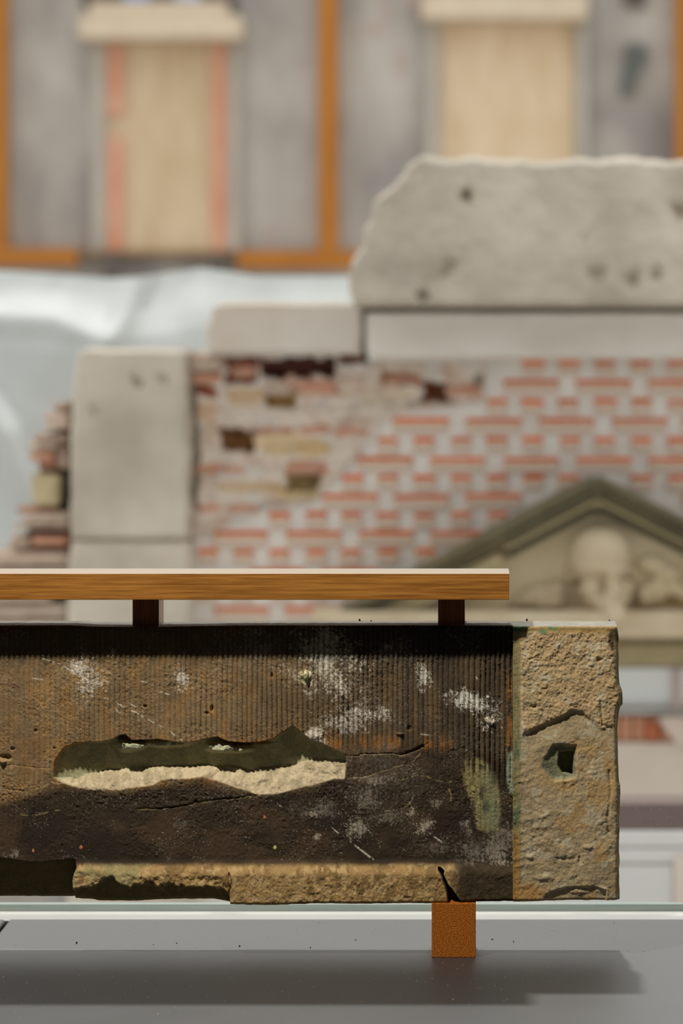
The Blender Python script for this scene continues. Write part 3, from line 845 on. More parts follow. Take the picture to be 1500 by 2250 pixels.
# ================================================================== THE STONE
def build_stone():
    us = np.concatenate([np.arange(-300, -5, 8.0), np.arange(-4, 1358.9, 1.35)]); us[-1] = 1358
    vs = np.linspace(1375, 1978, 448)
    U, V = np.meshgrid(us, vs)
    nz = lambda s, seed, o=4, sy=None: fbm(U, V, s, seed, o, sy) - 0.5
    warp = 3.0 * nz(16, 5, 3); warp2 = 3.0 * nz(14, 9, 3)
    Uw, Vw = U + warp, V + warp2
    mm = 1e-3
    margin = U > 1126
    # ---------------- height (metres, toward the viewer)
    gritty = 0.55 + 0.9 * sstep(0.4, 0.62, fbm(U, V, 60, 19, 3)) + 0.8 * np.exp(-((V - 1745) / 26) ** 2)
    base = (0.7 * nz(160, 1) + 0.4 * nz(40, 3) + gritty * (0.40 * nz(14, 7) + 0.46 * nz(6.5, 12, 3) + 0.40 * nz(3.3, 14, 2))) * mm * 2.1
    # tooling: upright furrows
    ph = (U + 5.0 * (vnoise(U, V, 60, 21, 500) - 0.5) + 3.0 * (vnoise(U, V, 22, 22, 160) - 0.5)) / 11.1
    ridge = 1 - np.abs(2 * (ph - np.floor(ph)) - 1) ** 2.2
    flow = np.interp(us, [-300, 0, 120, 200, 560, 700, 900, 1120], [1830, 1830, 1780, 1735, 1720, 1640, 1640, 1720])[None]
    tool = sstep(30, -30, Vw - flow) * (0.35 + 0.9 * vnoise(U, V, 50, 25, 120)) * (~margin)
    tool = tool * np.interp(us, [-300, 0, 90, 250, 620, 1126], [0.8, 0.8, 0.85, 1.0, 1.05, 1.25])[None]
    h = base + 2.7 * mm * tool * (ridge - 0.5)
    # deeper arris lines near the left border
    for x0, ww, dp in ((2, 1.6, 1.6), (21, 1.3, 1.0), (12, 1.2, 0.6)):
        h = h - dp * mm * np.exp(-((U - x0 - 0.6 * np.sin(V / 40)) / ww) ** 2) * sstep(1660, 1560, V)
    # chips under the top arris
    tc = sstep(0.52, 0.62, vnoise(U, V, 36, 31, 9)) * sstep(1388, 1377, V) * (U < 1100)
    h = h - 2.5 * mm * tc
    # lump of mortar, pits
    def bump(x, y, rx, ry, a, p=2):
        nonlocal h
        q = ((Uw - x) / rx) ** 2 + ((Vw - y) / ry) ** 2
        q = q * (0.6 + 1.6 * fbm(U, V, 9, 16, 3))
        h = h + a * mm * np.exp(-q ** p)
    bump(673, 1483, 11, 14, 6.5); bump(669, 1479, 6, 6, 2)
    for x, y, rx, ry, a in ((318, 1552, 5, 3.5, -4), (78, 1606, 4, 4, -3), (28, 1646, 6, 4, -4), (12, 1665, 12, 8, -7), (465, 1557, 4, 8, -4), (455, 1567, 6, 4, -3),
                            (597, 1484, 3, 7, -3), (8, 1672, 9, 8, 6), (880, 1612, 9, 3, 3), (900, 1600, 6, 8, -3), (1080, 1588, 10, 7, 4), (1068, 1582, 8, 6, 3), (119, 1644, 3, 3, -3),
                            (690, 1618, 22, 10, 1.5)):
        bump(x, y, rx, ry, a)
    # ------ spalled hollow
    CAV = [(118, 1690), (122, 1672), (138, 1646), (165, 1632), (200, 1631), (225, 1631), (250, 1624), (262, 1617), (275, 1615), (288, 1627), (325, 1627), (347, 1625),
           (392, 1632), (416, 1634), (450, 1625), (478, 1620), (500, 1630), (538, 1633), (570, 1632), (599, 1624), (621, 1611), (643, 1595), (661, 1608), (685, 1629), (703, 1632),
           (730, 1645), (759, 1661), (761, 1675), (757, 1712), (733, 1712), (690, 1725), (653, 1733), (610, 1744), (557, 1747), (549, 1739), (525, 1733), (485, 1719), (444, 1707),
           (416, 1711), (354, 1714), (336, 1725), (295, 1731), (263, 1736), (208, 1736), (173, 1731), (135, 1720), (118, 1708)]
    dc = sdf(CAV, U + 0.5 * warp, V + 0.5 * warp2)
    incav = sstep(1.5, -2.5, dc)
    xs = [118, 160, 260, 400, 520, 600, 645, 700, 757]
    ctop = np.interp(us, xs, [1690, 1632, 1618, 1632, 1630, 1624, 1597, 1632, 1661])[None]
    cbot = np.interp(us, [118, 135, 173, 263, 336, 354, 444, 485, 557, 610, 690, 757], [1706, 1720, 1731, 1736, 1725, 1714, 1707, 1719, 1747, 1744, 1725, 1712])[None]
    shelf = np.interp(us, [118, 160, 230, 340, 450, 500, 540, 640, 690, 757], [1712, 1712, 1694, 1688, 1686, 1686, 1696, 1684, 1668, 1672])[None]
    dmax = np.interp(us, [118, 150, 250, 450, 540, 640, 700, 757], [10, 20, 27, 24, 26, 29, 20, 10])[None]
    tt = np.clip((V + 12 * nz(24, 33, 4) - shelf) / (cbot - shelf + 1e-6), 0, 1)
    prof = np.where(V < shelf, dmax * (1 - 0.06 * (shelf - V) / 60), dmax * (1 - 0.97 * tt ** 0.8))
    rough_c = (5.0 * nz(22, 36, 4) + 3.0 * nz(8, 41, 3) + 1.2 * nz(3.5, 43, 2)) * (0.25 + 0.75 * sstep(0, 10, V + 6 - shelf))
    # crumbs clinging under the upper lip
    hang = np.zeros(U.shape)
    for x, y, rx, ry, a in ((280, 1642, 22, 11, 22), (304, 1640, 14, 7, 20), (482, 1644, 26, 10, 20), (520, 1648, 30, 8, 18), (360, 1636, 46, 8, 14), (555, 1634, 40, 4, -8), (272, 1622, 16, 8, -8)):
        hang += a * np.exp(-((((U + 2.5 * warp - x) / rx) ** 2 + ((V + 2.0 * warp2 - y) / ry) ** 2) ** 2)) * (0.55 + 0.9 * fbm(U, V, 10, 39, 4))
    hc = (-np.maximum(prof, 0) + rough_c + hang) * mm
    h = h * (1 - incav) + np.minimum(hc, 0.0005) * incav
    # ------ cracks
    CR = [([(-20, 1680), (35, 1682), (70, 1686), (115, 1688)], 1.3, 1.6), ([(8, 1735), (70, 1738), (114, 1718), (135, 1722)], 1.2, 1.2),
          ([(20, 1792), (80, 1790), (130, 1778)], 1.0, 0.6), ([(305, 1777), (360, 1775), (415, 1768), (470, 1757), (520, 1752), (551, 1748)], 1.7, 4.0),
          ([(760, 1661), (800, 1657), (840, 1655), (884, 1656), (920, 1645), (938, 1632)], 1.6, 2.2), ([(880, 1657), (905, 1651), (930, 1640)], 3.2, 4.0),
          ([(758, 1712), (803, 1705), (862, 1688), (905, 1672), (921, 1656)], 1.2, 1.5), ([(883, 1712), (923, 1702), (958, 1714), (998, 1719)], 1.0, 0.9),
          ([(986, 1728), (990, 1757)], 2.0, 3.0), ([(846, 1781), (873, 1779), (900, 1765), (908, 1745)], 1.2, 0.9),
          ([(134, 1586), (150, 1595), (160, 1592)], 1.0, 0.8), ([(135, 1470), (142, 1456)], 1.2, 1.5)]
    crk = np.zeros(U.shape)
    for pts, ww, dp in CR:
        dd = linedist(pts, U + 2.2 * warp, V + 2.2 * warp2)
        ww = ww * 0.85; dp = dp * (0.7 if dp < 3 else 1.0) * (0.3 + 1.2 * fbm(U, V, 40, 18, 2))
        h = h - dp * mm * np.exp(-(dd / ww) ** 2)
        crk = np.maximum(crk, np.exp(-((dd) / (ww * 1.3)) ** 2))
    # slab below the long crack stands a hair proud; smooth dark zone
    # ------ lower lip
    lip_on = np.interp(us, [-300, 150, 168, 960, 1000, 1126], [0, 0, 1, 1, 0.75, 0.6])[None]
    chamf = sstep(1886, 1921, V + 2.5 * nz(60, 45, 3))
    lip = 15 * chamf * lip_on
    sandy = (2.0 * nz(16, 47, 3) + 1.6 * nz(7, 51, 3) + 1.1 * nz(3.4, 52, 2)) * sstep(1912, 1924, V)
    lip = lip + sandy * lip_on
    # broken stretch between 165 and 505
    brk = (U > 160) & (U < 506)
    edge = np.interp(us, [160, 175, 215, 235, 260, 285, 300, 330, 380, 430, 470, 500, 506], [1956, 1958, 1936, 1928, 1932, 1952, 1940, 1944, 1946, 1952, 1950, 1956, 1974])[None] + 26 * nz(22, 53, 4)
    under = sstep(-5, 6, V - edge) * brk
    lip = np.where(brk, lip * 0.72 + 11.0 * nz(26, 57, 5) * sstep(1905, 1925, V), lip)
    lip = lip * (1 - under) + (-9 + 2 * nz(30, 58, 3)) * under
    # hollow at the far left
    LCH = [(-310, 1880), (0, 1885), (40, 1893), (90, 1896), (130, 1892), (163, 1888), (168, 1905), (158, 1935), (164, 2000), (-310, 2000)]
    dl = sdf(LCH, Uw, Vw)
    lc = sstep(2, -3, dl)
    lip = lip * (1 - lc) + (-32 + 2 * nz(30, 61, 3)) * lc
    # joint at 505 and the black notch near 975
    lip = lip - 5 * np.exp(-((Uw - 506 - 3 * np.sin(V / 9)) / 2.2) ** 2) * sstep(1910, 1922, V)
    NOT = [(963, 1904), (970, 1906), (975, 1912), (974, 1920), (984, 1940), (996, 1954), (1012, 1978), (1016, 2000), (986, 2000), (982, 1955), (972, 1926), (964, 1912)]
    dn = sdf(NOT, U + 0.5 * warp, V)
    nt_ = sstep(1.5, -2.5, dn)
    lip = lip * (1 - nt_) - 20 * nt_
    lip = lip * (~margin)
    wl_ = sstep(1880, 1890, V) * (~margin)
    h = h * (1 - 0.5 * wl_) + lip * mm * wl_
    h = np.where(margin, 0, h)
    # ------ proud right-hand margin
    mg = 15.5 + 0.8 * nz(60, 65, 3) + 0.9 * nz(7, 66, 3) + 0.7 * nz(3.3, 68, 2)
    up = [(1142, 1388), (1200, 1384), (1330, 1384), (1346, 1410), (1352, 1500), (1350, 1590), (1320, 1600), (1296, 1580), (1278, 1560), (1262, 1558), (1230, 1572), (1190, 1590), (1146, 1612), (1143, 1500)]
    du = sdf(up, Uw, Vw)
    inu = sstep(4, -5, du)
    rough = 2.6 * nz(34, 67, 4) + 1.2 * nz(14, 71, 3) + 1.2 * nz(6, 75, 2) + 0.8 * nz(3.2, 77, 2)
    mg = mg + inu * (2.2 + 1.5 * rough)
    arc = [(1148, 1612), (1165, 1600), (1190, 1591), (1230, 1573), (1262, 1559), (1280, 1562), (1296, 1581), (1290, 1590), (1262, 1600), (1225, 1607), (1195, 1622), (1172, 1620)]
    da = sdf(arc, U + 0.5 * warp, V + 0.5 * warp2)
    yu = np.interp(us, [1140, 1148, 1165, 1190, 1230, 1262, 1280, 1296, 1300], [1640, 1612, 1600, 1591, 1573, 1559, 1562, 1581, 1620])[None] + warp2
    mg = mg - 4.5 * sstep(-2, 9, V - yu) * np.exp(-np.maximum(V - yu, 0) / 22) * sstep(1143, 1170, U) * sstep(1302, 1285, U)
    low = sstep(1605, 1640, V)
    tmark = np.abs(((V + 0.32 * U + 26 * nz(60, 78, 3)) / 21.0) % 1 - 0.5) * 2
    mg = mg + low * ((0.8 * tmark ** 2) * vnoise(U, V, 50, 79) * sstep(1262, 1150, U) + (2.6 * nz(36, 81, 4) + 2.0 * nz(12, 83, 3) + 0.8 * nz(5, 85, 2)) * (0.35 + 0.65 * sstep(0.42, 0.55, fbm(U, V, 90, 87, 2))))
    mg = mg + 2.2 * sstep(1318, 1340, U + 8 * nz(40, 89, 2)) * sstep(1650, 1670, V) * nz(24, 91, 3) * 2
    mg = mg - 1.5 * np.exp(-(linedist([(1338, 1690), (1340, 1740), (1334, 1800), (1336, 1826)], Uw, Vw) / 3) ** 2) - 2.5 * np.exp(-(linedist([(1318, 1540), (1324, 1590), (1334, 1596)], Uw, Vw) / 3) ** 2)
    for x, y, rx, ry, a in ((1172, 1550, 9, 5, -5), (1316, 1448, 6, 5, -4), (1290, 1858, 14, 6, 3), (1272, 1885, 5, 10, -3.5), (1190, 1925, 28, 8, 3), (1165, 1880, 10, 7, 3),
                            (1270, 1958, 24, 8, 3), (1320, 1955, 22, 12, 3), (1235, 1712, 6, 14, 2), (1240, 1885, 20, 6, -3)):
        q = ((Uw - x) / rx) ** 2 + ((Vw - y) / ry) ** 2
        q = q * (0.4 + 2.4 * fbm(U, V, 12, 94, 3))
        mg = mg + 0.8 * a * np.exp(-q ** 1.5)
    lowchip = [(1200, 1962), (1236, 1950), (1300, 1945), (1330, 1955), (1332, 1972), (1322, 1990), (1190, 1990)]
    mg = mg - 5 * sstep(3, -3, sdf(lowchip, Uw, Vw))
    HO = [(1184, 1680), (1195, 1662), (1213, 1634), (1232, 1632), (1266, 1637), (1264, 1706), (1240, 1711), (1216, 1712), (1199, 1697)]
    HI = [(1227, 1651), (1260, 1650), (1258, 1703), (1236, 1696), (1225, 1680)]
    mg = mg - 8 * sstep(1182, 1225, U) * sstep(4, -7, sdf(HO, U + 2.0 * warp, V + 2.0 * warp2)) - 30 * sstep(1.5, -3, sdf(HI, U + warp, V + warp2))
    # drafted strip along its left arris and worn corners
    mg = mg - 2.0 * sstep(1142, 1130, U) - 6 * sstep(1347, 1358, U) ** 2 - 4 * np.exp(-((U - 1350) / 10) ** 2 - ((V - 1405) / 20) ** 2)
    h = np.where(margin, mg * mm, h)
    # soften outer arrises
    h = h - 2.0 * mm * sstep(1379, 1375, V) - 2.5 * mm * sstep(1972, 1978, V)

    # ---------------- colour (albedo, with some shade painted in)
    st = lambda s, seed, sy: fbm(U, V, s, seed, 4, sy)
    c = np.ones(U.shape + (3,)) * np.array(S(130, 109, 78))
    c = mix(c, S(108, 88, 62), 0.55 * sstep(0.36, 0.70, st(18, 200, 40)))
    c = mix(c, S(150, 112, 62), 0.4 * sstep(0.42, 0.7, st(16, 205, 40)))
    c = mix(c, S(96, 80, 60), 0.4 * sstep(0.42, 0.68, st(60, 210, 90)))
    dk = np.interp(us, [-300, 0, 500, 680, 800, 1000, 1126], [0, 0, 0.1, 0.55, 0.8, 0.88, 0.95])[None] * np.ones(U.shape)
    dk = dk * (0.65 + 0.7 * st(16, 215, 120))
    c = mix(c, S(66, 56, 44), dk)
    # black crust, with the rail's shade painted in along the top
    rail_shade = sstep(1470, 1425, V + 40 * (st(16, 220, 60) - 0.5)) * np.interp(us, [-300, 100, 400, 700, 1126], [0.66, 0.66, 0.66, 0.66, 0.85])[None]
    c = mix(c, S(38, 37, 31), rail_shade)
    # ochre runs at the foot of the furrows
    och = sstep(1600, 1640, V) * sstep(flow + 20, flow - 10, Vw) * sstep(0.45, 0.6, st(9, 225, 60)) * np.interp(us, [-300, 300, 640, 760, 1000, 1010, 1126], [.2, .4, .5, .9, .9, 0, 0])[None]
    c = mix(c, S(150, 98, 42), 0.75 * och)
    # dark smooth crust below
    lowm = sstep(-14, 16, Vw - np.interp(us, [-300, 0, 100, 140, 260, 440, 560, 700, 757, 830, 930, 1010, 1126], [1775, 1765, 1735, 1722, 1738, 1712, 1748, 1728, 1664, 1660, 1640, 1650, 1670])[None])
    crust = mix(np.ones(U.shape + (3,)) * np.array(S(56, 46, 36)), S(70, 56, 42), sstep(0.4, 0.65, st(70, 230, 40)))
    crust = mix(crust, S(42, 36, 29), 0.7 * sstep(0.4, 0.7, st(90, 235, 60)))
    c = c * (1 - lowm[..., None]) + crust * lowm[..., None]
    # olive patch
    OL = [(1012, 1676), (1018, 1668), (1048, 1664), (1072, 1676), (1088, 1700), (1098, 1740), (1102, 1800), (1100, 1822), (1072, 1830), (1046, 1820), (1042, 1794), (1032, 1758), (1020, 1730), (1016, 1705)]
    c = mix(c, S(138, 128, 84), 0.85 * sstep(4, -6, sdf(OL, U + 1.6 * warp, V + 1.6 * warp2)) * sstep(0.25, 0.5, st(8, 216, 30)) * (0.6 + 0.4 * ridge))
    c = mix(c, S(112, 118, 92), 0.6 * sstep(5, -12, sdf(OL, Uw + 3, Vw)) * sstep(1040, 1085, U))
    # lime wash and splashes
    ridgew = 0.45 + 0.55 * ridge
    gr = 0.75 * (fbm(U, V, 3.6, 240, 2) - 0.5) + 0.5 * (rng.random(U.shape) - 0.5) + 0.6 * (fbm(U, V, 10, 242, 3) - 0.5)
    def lime(x, y, rx, ry, s, col=(205, 196, 182), rot=0.0, hard=0.45):
        nonlocal c
        du_, dv_ = U - x, V - y
        if rot: du_, dv_ = du_ * math.cos(rot) + dv_ * math.sin(rot), -du_ * math.sin(rot) + dv_ * math.cos(rot)
        q = 0.78 - 0.8 * np.sqrt((du_ / rx) ** 2 + (dv_ / ry) ** 2) + 1.3 * nz(34, 245, 4) + 1.9 * gr
        c = mix(c, S(*col), s * sstep(0, hard, q) * ridgew)
    lime(705, 1425, 58, 44, 0.8, (150, 146, 130)); lime(725, 1452, 50, 30, 0.7, (160, 154, 138))
    lime(728, 1488, 62, 36, 0.95, (198, 186, 166), hard=1.0); lime(650, 1478, 36, 34, 0.6, (186, 172, 148), hard=1.4); lime(760, 1510, 40, 30, 0.7, (190, 180, 164), hard=1.2)
    lime(198, 1495, 26, 40, 0.75); lime(175, 1472, 22, 16, 0.6); lime(402, 1488, 12, 20, 0.85); lime(928, 1486, 13, 17, 1); lime(926, 1520, 5, 5, 0.9)
    lime(1045, 1542, 38, 17, 1, rot=0.35); lime(1010, 1532, 22, 14, 0.6); lime(1078, 1588, 20, 14, 0.9, (196, 186, 168)); lime(690, 1614, 22, 13, 0.85, (208, 196, 178))
    lime(815, 1568, 28, 12, 0.8); lime(755, 1585, 40, 22, 0.55); lime(800, 1560, 60, 40, 0.35, hard=1.5); lime(712, 1630, 14, 8, 0.7); lime(245, 1432, 8, 10, 0.7)
    lime(560, 1425, 100, 50, 0.22, hard=1.6); lime(860, 1430, 60, 26, 0.3, hard=1.5); lime(670, 1483, 12, 14, 0.9, (214, 196, 150))
    for a in ((822, 1712, 34, 10, .7, 150), (800, 1758, 40, 22, .65, 130), (782, 1820, 18, 16, .75, 165), (905, 1790, 10, 16, .8, 175), (935, 1812, 14, 12, .8, 170), (958, 1765, 10, 10, .6, 150),
              (850, 1790, 40, 18, .5, 120), (1025, 1815, 12, 14, .6, 150), (1060, 1868, 60, 28, .6, 128), (1085, 1880, 36, 18, .6, 138), (970, 1860, 40, 14, .4, 130), (700, 1780, 40, 18, .4, 130),
              (690, 1790, 12, 8, .8, 165), (695, 1838, 8, 9, .8, 180), (860, 1640, 20, 6, .4, 120), (35, 1872, 10, 8, .7, 150), (22, 1880, 16, 6, .6, 140), (400, 1812, 14, 12, .5, 110),
              (840, 1700, 90, 60, .25, 120), (1100, 1850, 26, 40, .5, 150)):
        g = a[5]; lime(a[0], a[1], a[2], a[3], a[4], (g, g * 0.93, g * 0.82))
    # ochre at the right edge of the furrows
    c = mix(c, S(160, 108, 48), 0.8 * np.exp(-((U - 1119) / 4.5) ** 2) * sstep(1450, 1500, V) * (V < 1640) * sstep(0.35, 0.6, st(6, 250, 40)))
    c = mix(c, S(140, 146, 124), 0.8 * sstep(3, -3, sdf([(1116, 1655), (1126, 1650), (1126, 1745), (1116, 1736), (1112, 1690)], Uw, Vw)))
    # pale scratches running down to the right
    for pts in ([(95, 1447), (135, 1460), (170, 1482)], [(72, 1490), (98, 1494)], [(228, 1533), (262, 1548), (300, 1566), (330, 1584), (372, 1606), (400, 1628)],
                [(275, 1540), (302, 1556)], [(246, 1552), (262, 1566)], [(310, 1497), (322, 1500)], [(352, 1521), (372, 1526)], [(925, 1613), (950, 1616)], [(1046, 1488), (1054, 1500)],
                [(235, 1700), (285, 1690)], [(770, 1850), (812, 1884)], [(730, 1820), (745, 1832)], [(915, 1810), (970, 1850)], [(787, 1862), (820, 1888)], [(610, 1766), (617, 1772)]):
        dd = linedist(pts, U, V)
        c = mix(c, S(205, 196, 176), 0.75 * np.exp(-(dd / 1.3) ** 2) * sstep(0.42, 0.55, fbm(U, V, 9, 260, 2)))
    # crack lips show fresher stone
    c = mix(c, S(170, 148, 104), 0.5 * crk * sstep(0.4, 0.6, st(14, 262, 14)))
    # hollow: fresh sandstone, with a greenish shade tint painted in above the shelf
    fresh = mix(np.ones(U.shape + (3,)) * np.array(S(172, 157, 128)), S(152, 138, 110), sstep(0.42, 0.6, st(14, 265, 14)))
    shade_tone = mix(np.ones(U.shape + (3,)) * np.array(S(162, 156, 120)), S(144, 142, 110), sstep(0.4, 0.6, st(30, 268, 30)))
    fs_ = sstep(-6, 8, V + 8 * nz(16, 270, 3) - shelf)[..., None]
    cavc = shade_tone * (1 - fs_) + fresh * fs_
    cavc = mix(cavc, S(150, 150, 124), sstep(6, 14, hang))
    rim = sstep(0, 5, np.abs(V - ctop)) * 0 + (np.exp(-(dc / 4) ** 2) * (V < ctop + 14))
    c = c * (1 - incav[..., None]) + cavc * incav[..., None]
    c = mix(c, S(150, 100, 40), 0.6 * rim * ((U > 470) & (U < 600) | (U > 120) & (U < 180)) * (~margin))
    # lip colours
    lipc = mix(np.ones(U.shape + (3,)) * np.array(S(148, 120, 78)), S(122, 98, 62), sstep(0.4, 0.6, st(22, 275, 22)))
    lipc = mix(lipc, S(166, 140, 98), sstep(0.55, 0.68, st(12, 278, 12)))
    lipc = mix(lipc, S(140, 132, 92), 0.7 * (((U > 160) & (U < 330)) * sstep(0.4, 0.6, st(30, 279, 30))))
    lipc = mix(lipc, S(40, 36, 28), 0.9 * sstep(985, 1015, U + 30 * nz(30, 280, 3)) )
    lw = sstep(1893, 1906, V + 6 * nz(40, 282, 3)) * (~margin)
    c = c * (1 - lw[..., None]) + lipc * lw[..., None]
    c = mix(c, S(104, 94, 64), lc * (~margin) * 0.9)
    c = mix(c, S(108, 98, 66), under * 0.85)
    c = mix(c, S(54, 46, 36), nt_)
    # margin
    mc = mix(np.ones(U.shape + (3,)) * np.array(S(158, 140, 108)), S(142, 126, 97), sstep(0.42, 0.6, st(40, 290, 30)))
    mc = mix(mc, S(170, 144, 106), inu * (0.75 + 0.4 * (st(20, 293, 20) - 0.5)))
    mc = mix(mc, S(150, 136, 104), inu * 0.6 * sstep(0.56, 0.66, st(40, 296, 40)))
    mc = mix(mc, S(164, 134, 90), low * 0.75 * sstep(0.48, 0.6, st(70, 299, 60)) * sstep(1150, 1230, U))
    mc = mix(mc, S(176, 168, 144), 0.5 * sstep(0.6, 0.7, st(24, 302, 24)))
    strip = sstep(1146, 1138, U + 6 * nz(30, 305, 3))
    mc = mix(mc, S(112, 104, 66), strip * 0.8)
    mc = mix(mc, S(72, 94, 68), 0.7 * strip * sstep(0.45, 0.62, st(10, 308, 50)))
    mc = mix(mc, S(150, 110, 56), 0.7 * strip * sstep(1790, 1850, V))
    mc = mix(mc, S(160, 118, 62), 0.8 * sstep(30, 10, np.sqrt(((U - 1165) / 1.5) ** 2 + (V - 1958) ** 2)))
    tb = sstep(1392, 1384, V + 8 * nz(20, 311, 3))
    mc = mix(mc, S(124, 100, 58), tb * 0.85)
    mc = mix(mc, S(70, 100, 72), tb * sstep(1240, 1200, U) * sstep(0.42, 0.55, st(16, 314, 16)))
    mc = mix(mc, S(84, 70, 46), sstep(1.2, 0.6, ((U - 1348) / 14) ** 2 + ((V - 1404) / 24) ** 2))
    mc = mix(mc, S(118, 116, 92), sstep(2, -3, sdf(HO, U, V)))
    mc = mix(mc, S(150, 132, 96), 0.4 * sstep(1336, 1350, U))
    c = np.where(margin[..., None], mc, c)
    # grains and specks
    c = c * (0.86 + 0.28 * fbm(U, V, 4, 320, 2))[..., None]
    sp = rng.random(U.shape) > 1 - 0.03 * sstep(0.48, 0.66, fbm(U, V, 45, 325, 3)) - 0.02 * np.exp(-((V - 1750) / 20) ** 2)
    sp = sp & (~margin) & (incav < 0.1) & (V < 1890)
    c = mix(c, S(170, 164, 148), sp * rng.random(U.shape))
    for x, y, col in ((178, 1861, (190, 110, 70)), (72, 1868, (190, 120, 80)), (580, 1795, (190, 110, 76)), (603, 1861, (196, 184, 120))):
        c = mix(c, S(*col), (((U + 1.5 * warp - x) / 3) ** 2 + ((V + 1.5 * warp2 - y) / 4) ** 2) < 1.0)

    c = np.clip(c * 1.6, 0, 0.85)
    # ---------------- outline: ragged foot and right-hand edge
    vb = np.interp(us, [-300, 0, 165, 205, 218, 300, 330, 400, 470, 500, 508, 540, 620, 700, 800, 900, 946, 985, 1046, 1126, 1135, 1250, 1358],
                   [1976, 1976, 1976, 1978, 1981, 1981, 1979, 1977, 1977, 1982, 1984, 1985, 1985, 1982, 1983, 1982, 1982, 1981.5, 1979, 1978, 1978, 1976, 1975])
    vb = vb + 1.6 * (fbm(us, us * 0, 14, 330, 3) - 0.5) * ((us < 940) | (us > 1060))
    Vf = V + ((vb[None] - 1978) * sstep(1900, 1978, V))
    tp = np.interp(us, [-300, 0, 160, 200, 300, 480, 520, 900, 1120, 1130, 1358], [0, 0, 0, 2.5, 3.5, 1, 0, 0, 0, 0.5, 0.5])
    Vf = Vf + tp[None] * sstep(1400, 1375, V)
    er = np.interp(vs, [1375, 1400, 1470, 1500, 1512, 1520, 1545, 1553, 1565, 1600, 1640, 1700, 1735, 1760, 1800, 1978],
                   [-3, 0, 0, 1, 6, 8, 9, 3, 0, -3, -2, 0, 3, 3, 1, 1]) + 1.2 * (fbm(vs, vs * 0, 18, 335, 3) - 0.5)
    Uf = U + er[:, None] * sstep(1335, 1358, U)
    sc = 1 / 1400.0
    X = (Uf - PX) * sc; Zz = ZC - (Vf - PY) * sc; Y = -h
    nv, nu = U.shape
    front = np.stack([X, Y, Zz], -1).reshape(-1, 3)
    col = c.reshape(-1, 3)
    idx = np.arange(nu * nv).reshape(nv, nu)
    f = [np.stack([idx[:-1, :-1], idx[1:, :-1], idx[1:, 1:], idx[:-1, 1:]], -1).reshape(-1, 4)]
    ring = np.concatenate([idx[0, :], idx[1:, -1], idx[-1, -2::-1], idx[-2:0:-1, 0]])
    m = len(ring)
    verts = [front]; cols = [col]; prev = ring; n0 = len(front)
    kk = np.arange(m); k2 = (kk + 1) % m
    DEPTH = 0.106
    rx, rz = front[ring, 0], front[ring, 2]; ry = front[ring, 1]
    is_top = np.zeros(m, bool); is_top[:nu] = True
    is_right = np.zeros(m, bool); is_right[nu:nu + nv - 1] = True
    topcol = np.array(S(138, 133, 124)); sidecol = np.array(S(160, 146, 118))
    for s in np.linspace(0.06, 1, 12):
        q = front[ring].copy()
        q[:, 1] = ry + (DEPTH - ry) * s
        j = fbm(rx * 1400, np.full(m, s * 150.0), 12, 340, 3) - 0.5
        q[is_top, 2] += (0.0014 * j + 0.0012 * math.sin(math.pi * s))[is_top]
        if s > 0.95: q[is_top, 2] -= 0.002
        q[is_right, 0] += (0.004 * (fbm(rz * 1400, np.full(m, s * 150.0), 40, 345, 3) - 0.5) - (0.004 if s > 0.9 else 0))[is_right]
        cc = np.where(is_top[:, None], topcol * (0.85 + 0.5 * (fbm(rx * 1400, np.full(m, s * 150.0), 20, 350, 3)))[:, None], sidecol)
        verts.append(q); cols.append(cc)
        cur = n0 + kk; n0 += m
        f.append(np.stack([prev[kk], prev[k2], cur[k2], cur[kk]], -1))
        prev = cur
    cen = verts[-1].mean(0)[None]
    verts.append(cen); cols.append(cols[-1].mean(0)[None])
    quads = np.concatenate(f)
    # back cap: triangles written as a second mesh batch (fan)
    fan = np.stack([prev[k2], prev[kk], np.full(m, n0)], -1)
    tri1 = np.concatenate([quads[:, [0, 1, 2]], quads[:, [0, 2, 3]], fan[:, [1, 0, 2]]])
    V3 = np.concatenate(verts); C3 = np.concatenate(cols)
    o = mesh_obj('stone_lintel', V3, tri1, M['stone'], None, True, C3, origin=(P(600, 1980, D)[0], 0.05, P(600, 1980, D)[2]))
    tag(o, 'long weathered sandstone block with tooled face, spalled hollow and rough end', 'stone block')
    return o
stone = build_stone()
print('stone verts', len(stone.data.vertices))

# ================================================================== OAK
def P0(x, y, yw):                      # pixel -> world at world depth yw
    return P(x, y, D + yw)
YR = -0.050                            # front of the rail
ra = P0(-330, 1318, YR); rb = P0(1119, 1260, YR)
STONE_TOP = ZC - (1375 - PY) / 1400.0
rail = empty('oak_rail', (P0(560, 1318, 0)[0], 0.03, STONE_TOP)); tag(rail, 'long oak rail resting on two dark blocks on top of the stone', 'rail')
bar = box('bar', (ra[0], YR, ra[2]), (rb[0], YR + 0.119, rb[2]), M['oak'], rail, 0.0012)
for x0, x1 in ((291, 349), (962, 1021)):
    yb = 0.012
    a = P0(x0, 1373, yb); b2 = P0(x1, 1318, yb)
    box('spacer_block', (a[0], yb, STONE_TOP - 0.002), (b2[0], yb + 0.09, ra[2]), M['oak_block'], rail, 0.0006,
        origin=((a[0] + b2[0]) / 2, yb + 0.04, STONE_TOP))
def peg(x0, x1, label, ztop):
    a = P0(x0, 2100, -0.017); b2 = P0(x1, 1982, -0.017)
    o = box('oak_block', (a[0], -0.017, LEDGE), (b2[0], 0.09, ztop), M['oak_end'], None, 0.0012, origin=((a[0] + b2[0]) / 2, 0.045, LEDGE))
    return tag(o, label, 'wood block', 'oak blocks carrying the stone')
peg(948, 1045, 'orange oak block with end-grain rings under the stone, standing on the grey ledge', ZC - (1981.0 - PY) / 1400.0)
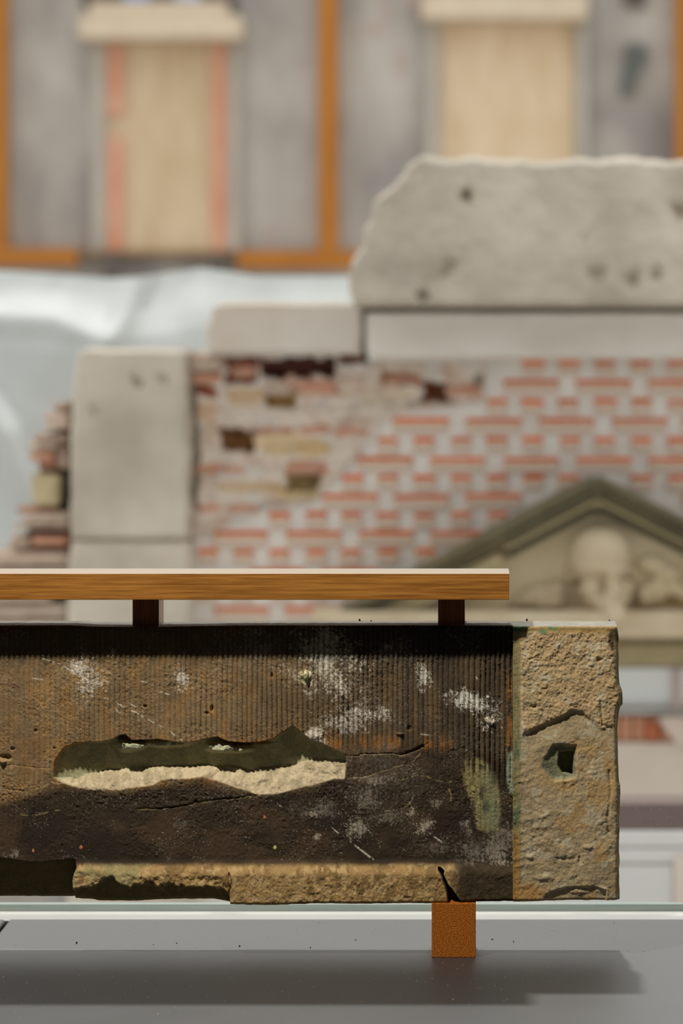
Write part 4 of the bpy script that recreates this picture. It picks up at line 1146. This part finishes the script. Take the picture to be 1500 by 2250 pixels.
peg(-230, -133, 'oak block under the hidden left end of the stone, past the left frame edge', ZC - (1975.5 - PY) / 1400.0)

# ================================================================== SMALL THINGS
def crumb_mesh(r, seed):
    bm = bmesh.new(); bmesh.ops.create_icosphere(bm, subdivisions=1, radius=r)
    q = random.Random(seed)
    for v in bm.verts: v.co *= q.uniform(0.7, 1.25)
    me = bpy.data.meshes.new('stone_crumb'); bm.to_mesh(me); bm.free(); me.materials.append(M['crumb'])
    return me
CR = [(168, 2073, 1.4, 'black crumb on the grey ledge, the leftmost of the dark crumbs'), (337, 2076, .7, 'tiny black crumb on the ledge, second from the left'),
      (388, 2073, .8, 'tiny black crumb on the ledge, third from the left'), (526, 2080, 1.2, 'black crumb on the ledge under the middle of the stone'),
      (682, 2083, .9, 'small black crumb on the ledge, between the middle crumb and the oak block'), (781, 2066, .9, 'small black crumb on the ledge left of the oak block'),
      (1081, 2065, 1.1, 'black crumb on the ledge just right of the oak block'), (1128, 2070, 1.1, 'black crumb on the ledge, second right of the oak block')]
for i, (x, y, r, lb) in enumerate(CR):
    Z = (LEDGE - ZC) * -F / (y - PY)
    p = P(x, y, Z)
    o = bpy.data.objects.new('stone_crumb', crumb_mesh(0.0013 * r, i)); o.location = (p[0], p[1], LEDGE + 0.0008 * r)
    o.rotation_euler = (0.3 * i, 0.7 * i, i); link(o); tag(o, lb, 'crumb', 'dark crumbs on the ledge')
for i, (x, yw, r, lb) in enumerate(((790, 0.085, 1.3, 'dark crumb on top of the stone between the two oak spacers'), (815, 0.07, .8, 'smaller dark crumb on top of the stone beside another crumb'),
                                    (1157, 0.09, 1.4, 'dark crumb on top of the stone right of the rail end'), (1338, 0.08, .9, 'dark crumb on the stone top near its right corner'))):
    Xw = (x - PX) * (D + yw) / F
    o = bpy.data.objects.new('stone_crumb', crumb_mesh(0.0016 * r, 40 + i)); o.location = (Xw, yw, STONE_TOP + 0.0022)
    link(o); tag(o, lb, 'crumb', 'dark crumbs on the stone')
# pale dust specks on the ledge: nobody could count them
bm = bmesh.new()
for k in range(260):
    x = random.uniform(sx + 0.03, 0.42); y = random.uniform(-0.55, 0.33)
    r = random.choice([0.0004, 0.0005, 0.0006, 0.0011 if k % 9 == 0 else 0.0005])
    q = bmesh.ops.create_icosphere(bm, subdivisions=1, radius=r)
    bmesh.ops.translate(bm, verts=q['verts'], vec=(x, y, LEDGE + 0.4 * r))
tag(bm_obj('dust', bm, M['dust']), 'pale dust specks scattered over the grey ledge', 'dust', kind='stuff')
# dried drops on the pane, right of the stone
bm = bmesh.new()
for k in range(14):
    x = random.uniform(1375, 1530); y = random.uniform(1772, 1815)
    p = P(x, y, D + YG - 0.001)
    q = bmesh.ops.create_icosphere(bm, subdivisions=1, radius=0.0013)
    for v in q['verts']: v.co = (p[0] + v.co.x, p[1] + v.co.y * 0.4, p[2] + v.co.z)
tag(bm_obj('dried_drops', bm, plain('drop_residue', S(150, 140, 134), None, 0.5)), 'dried droplet marks on the window glass', 'drops', kind='stuff')
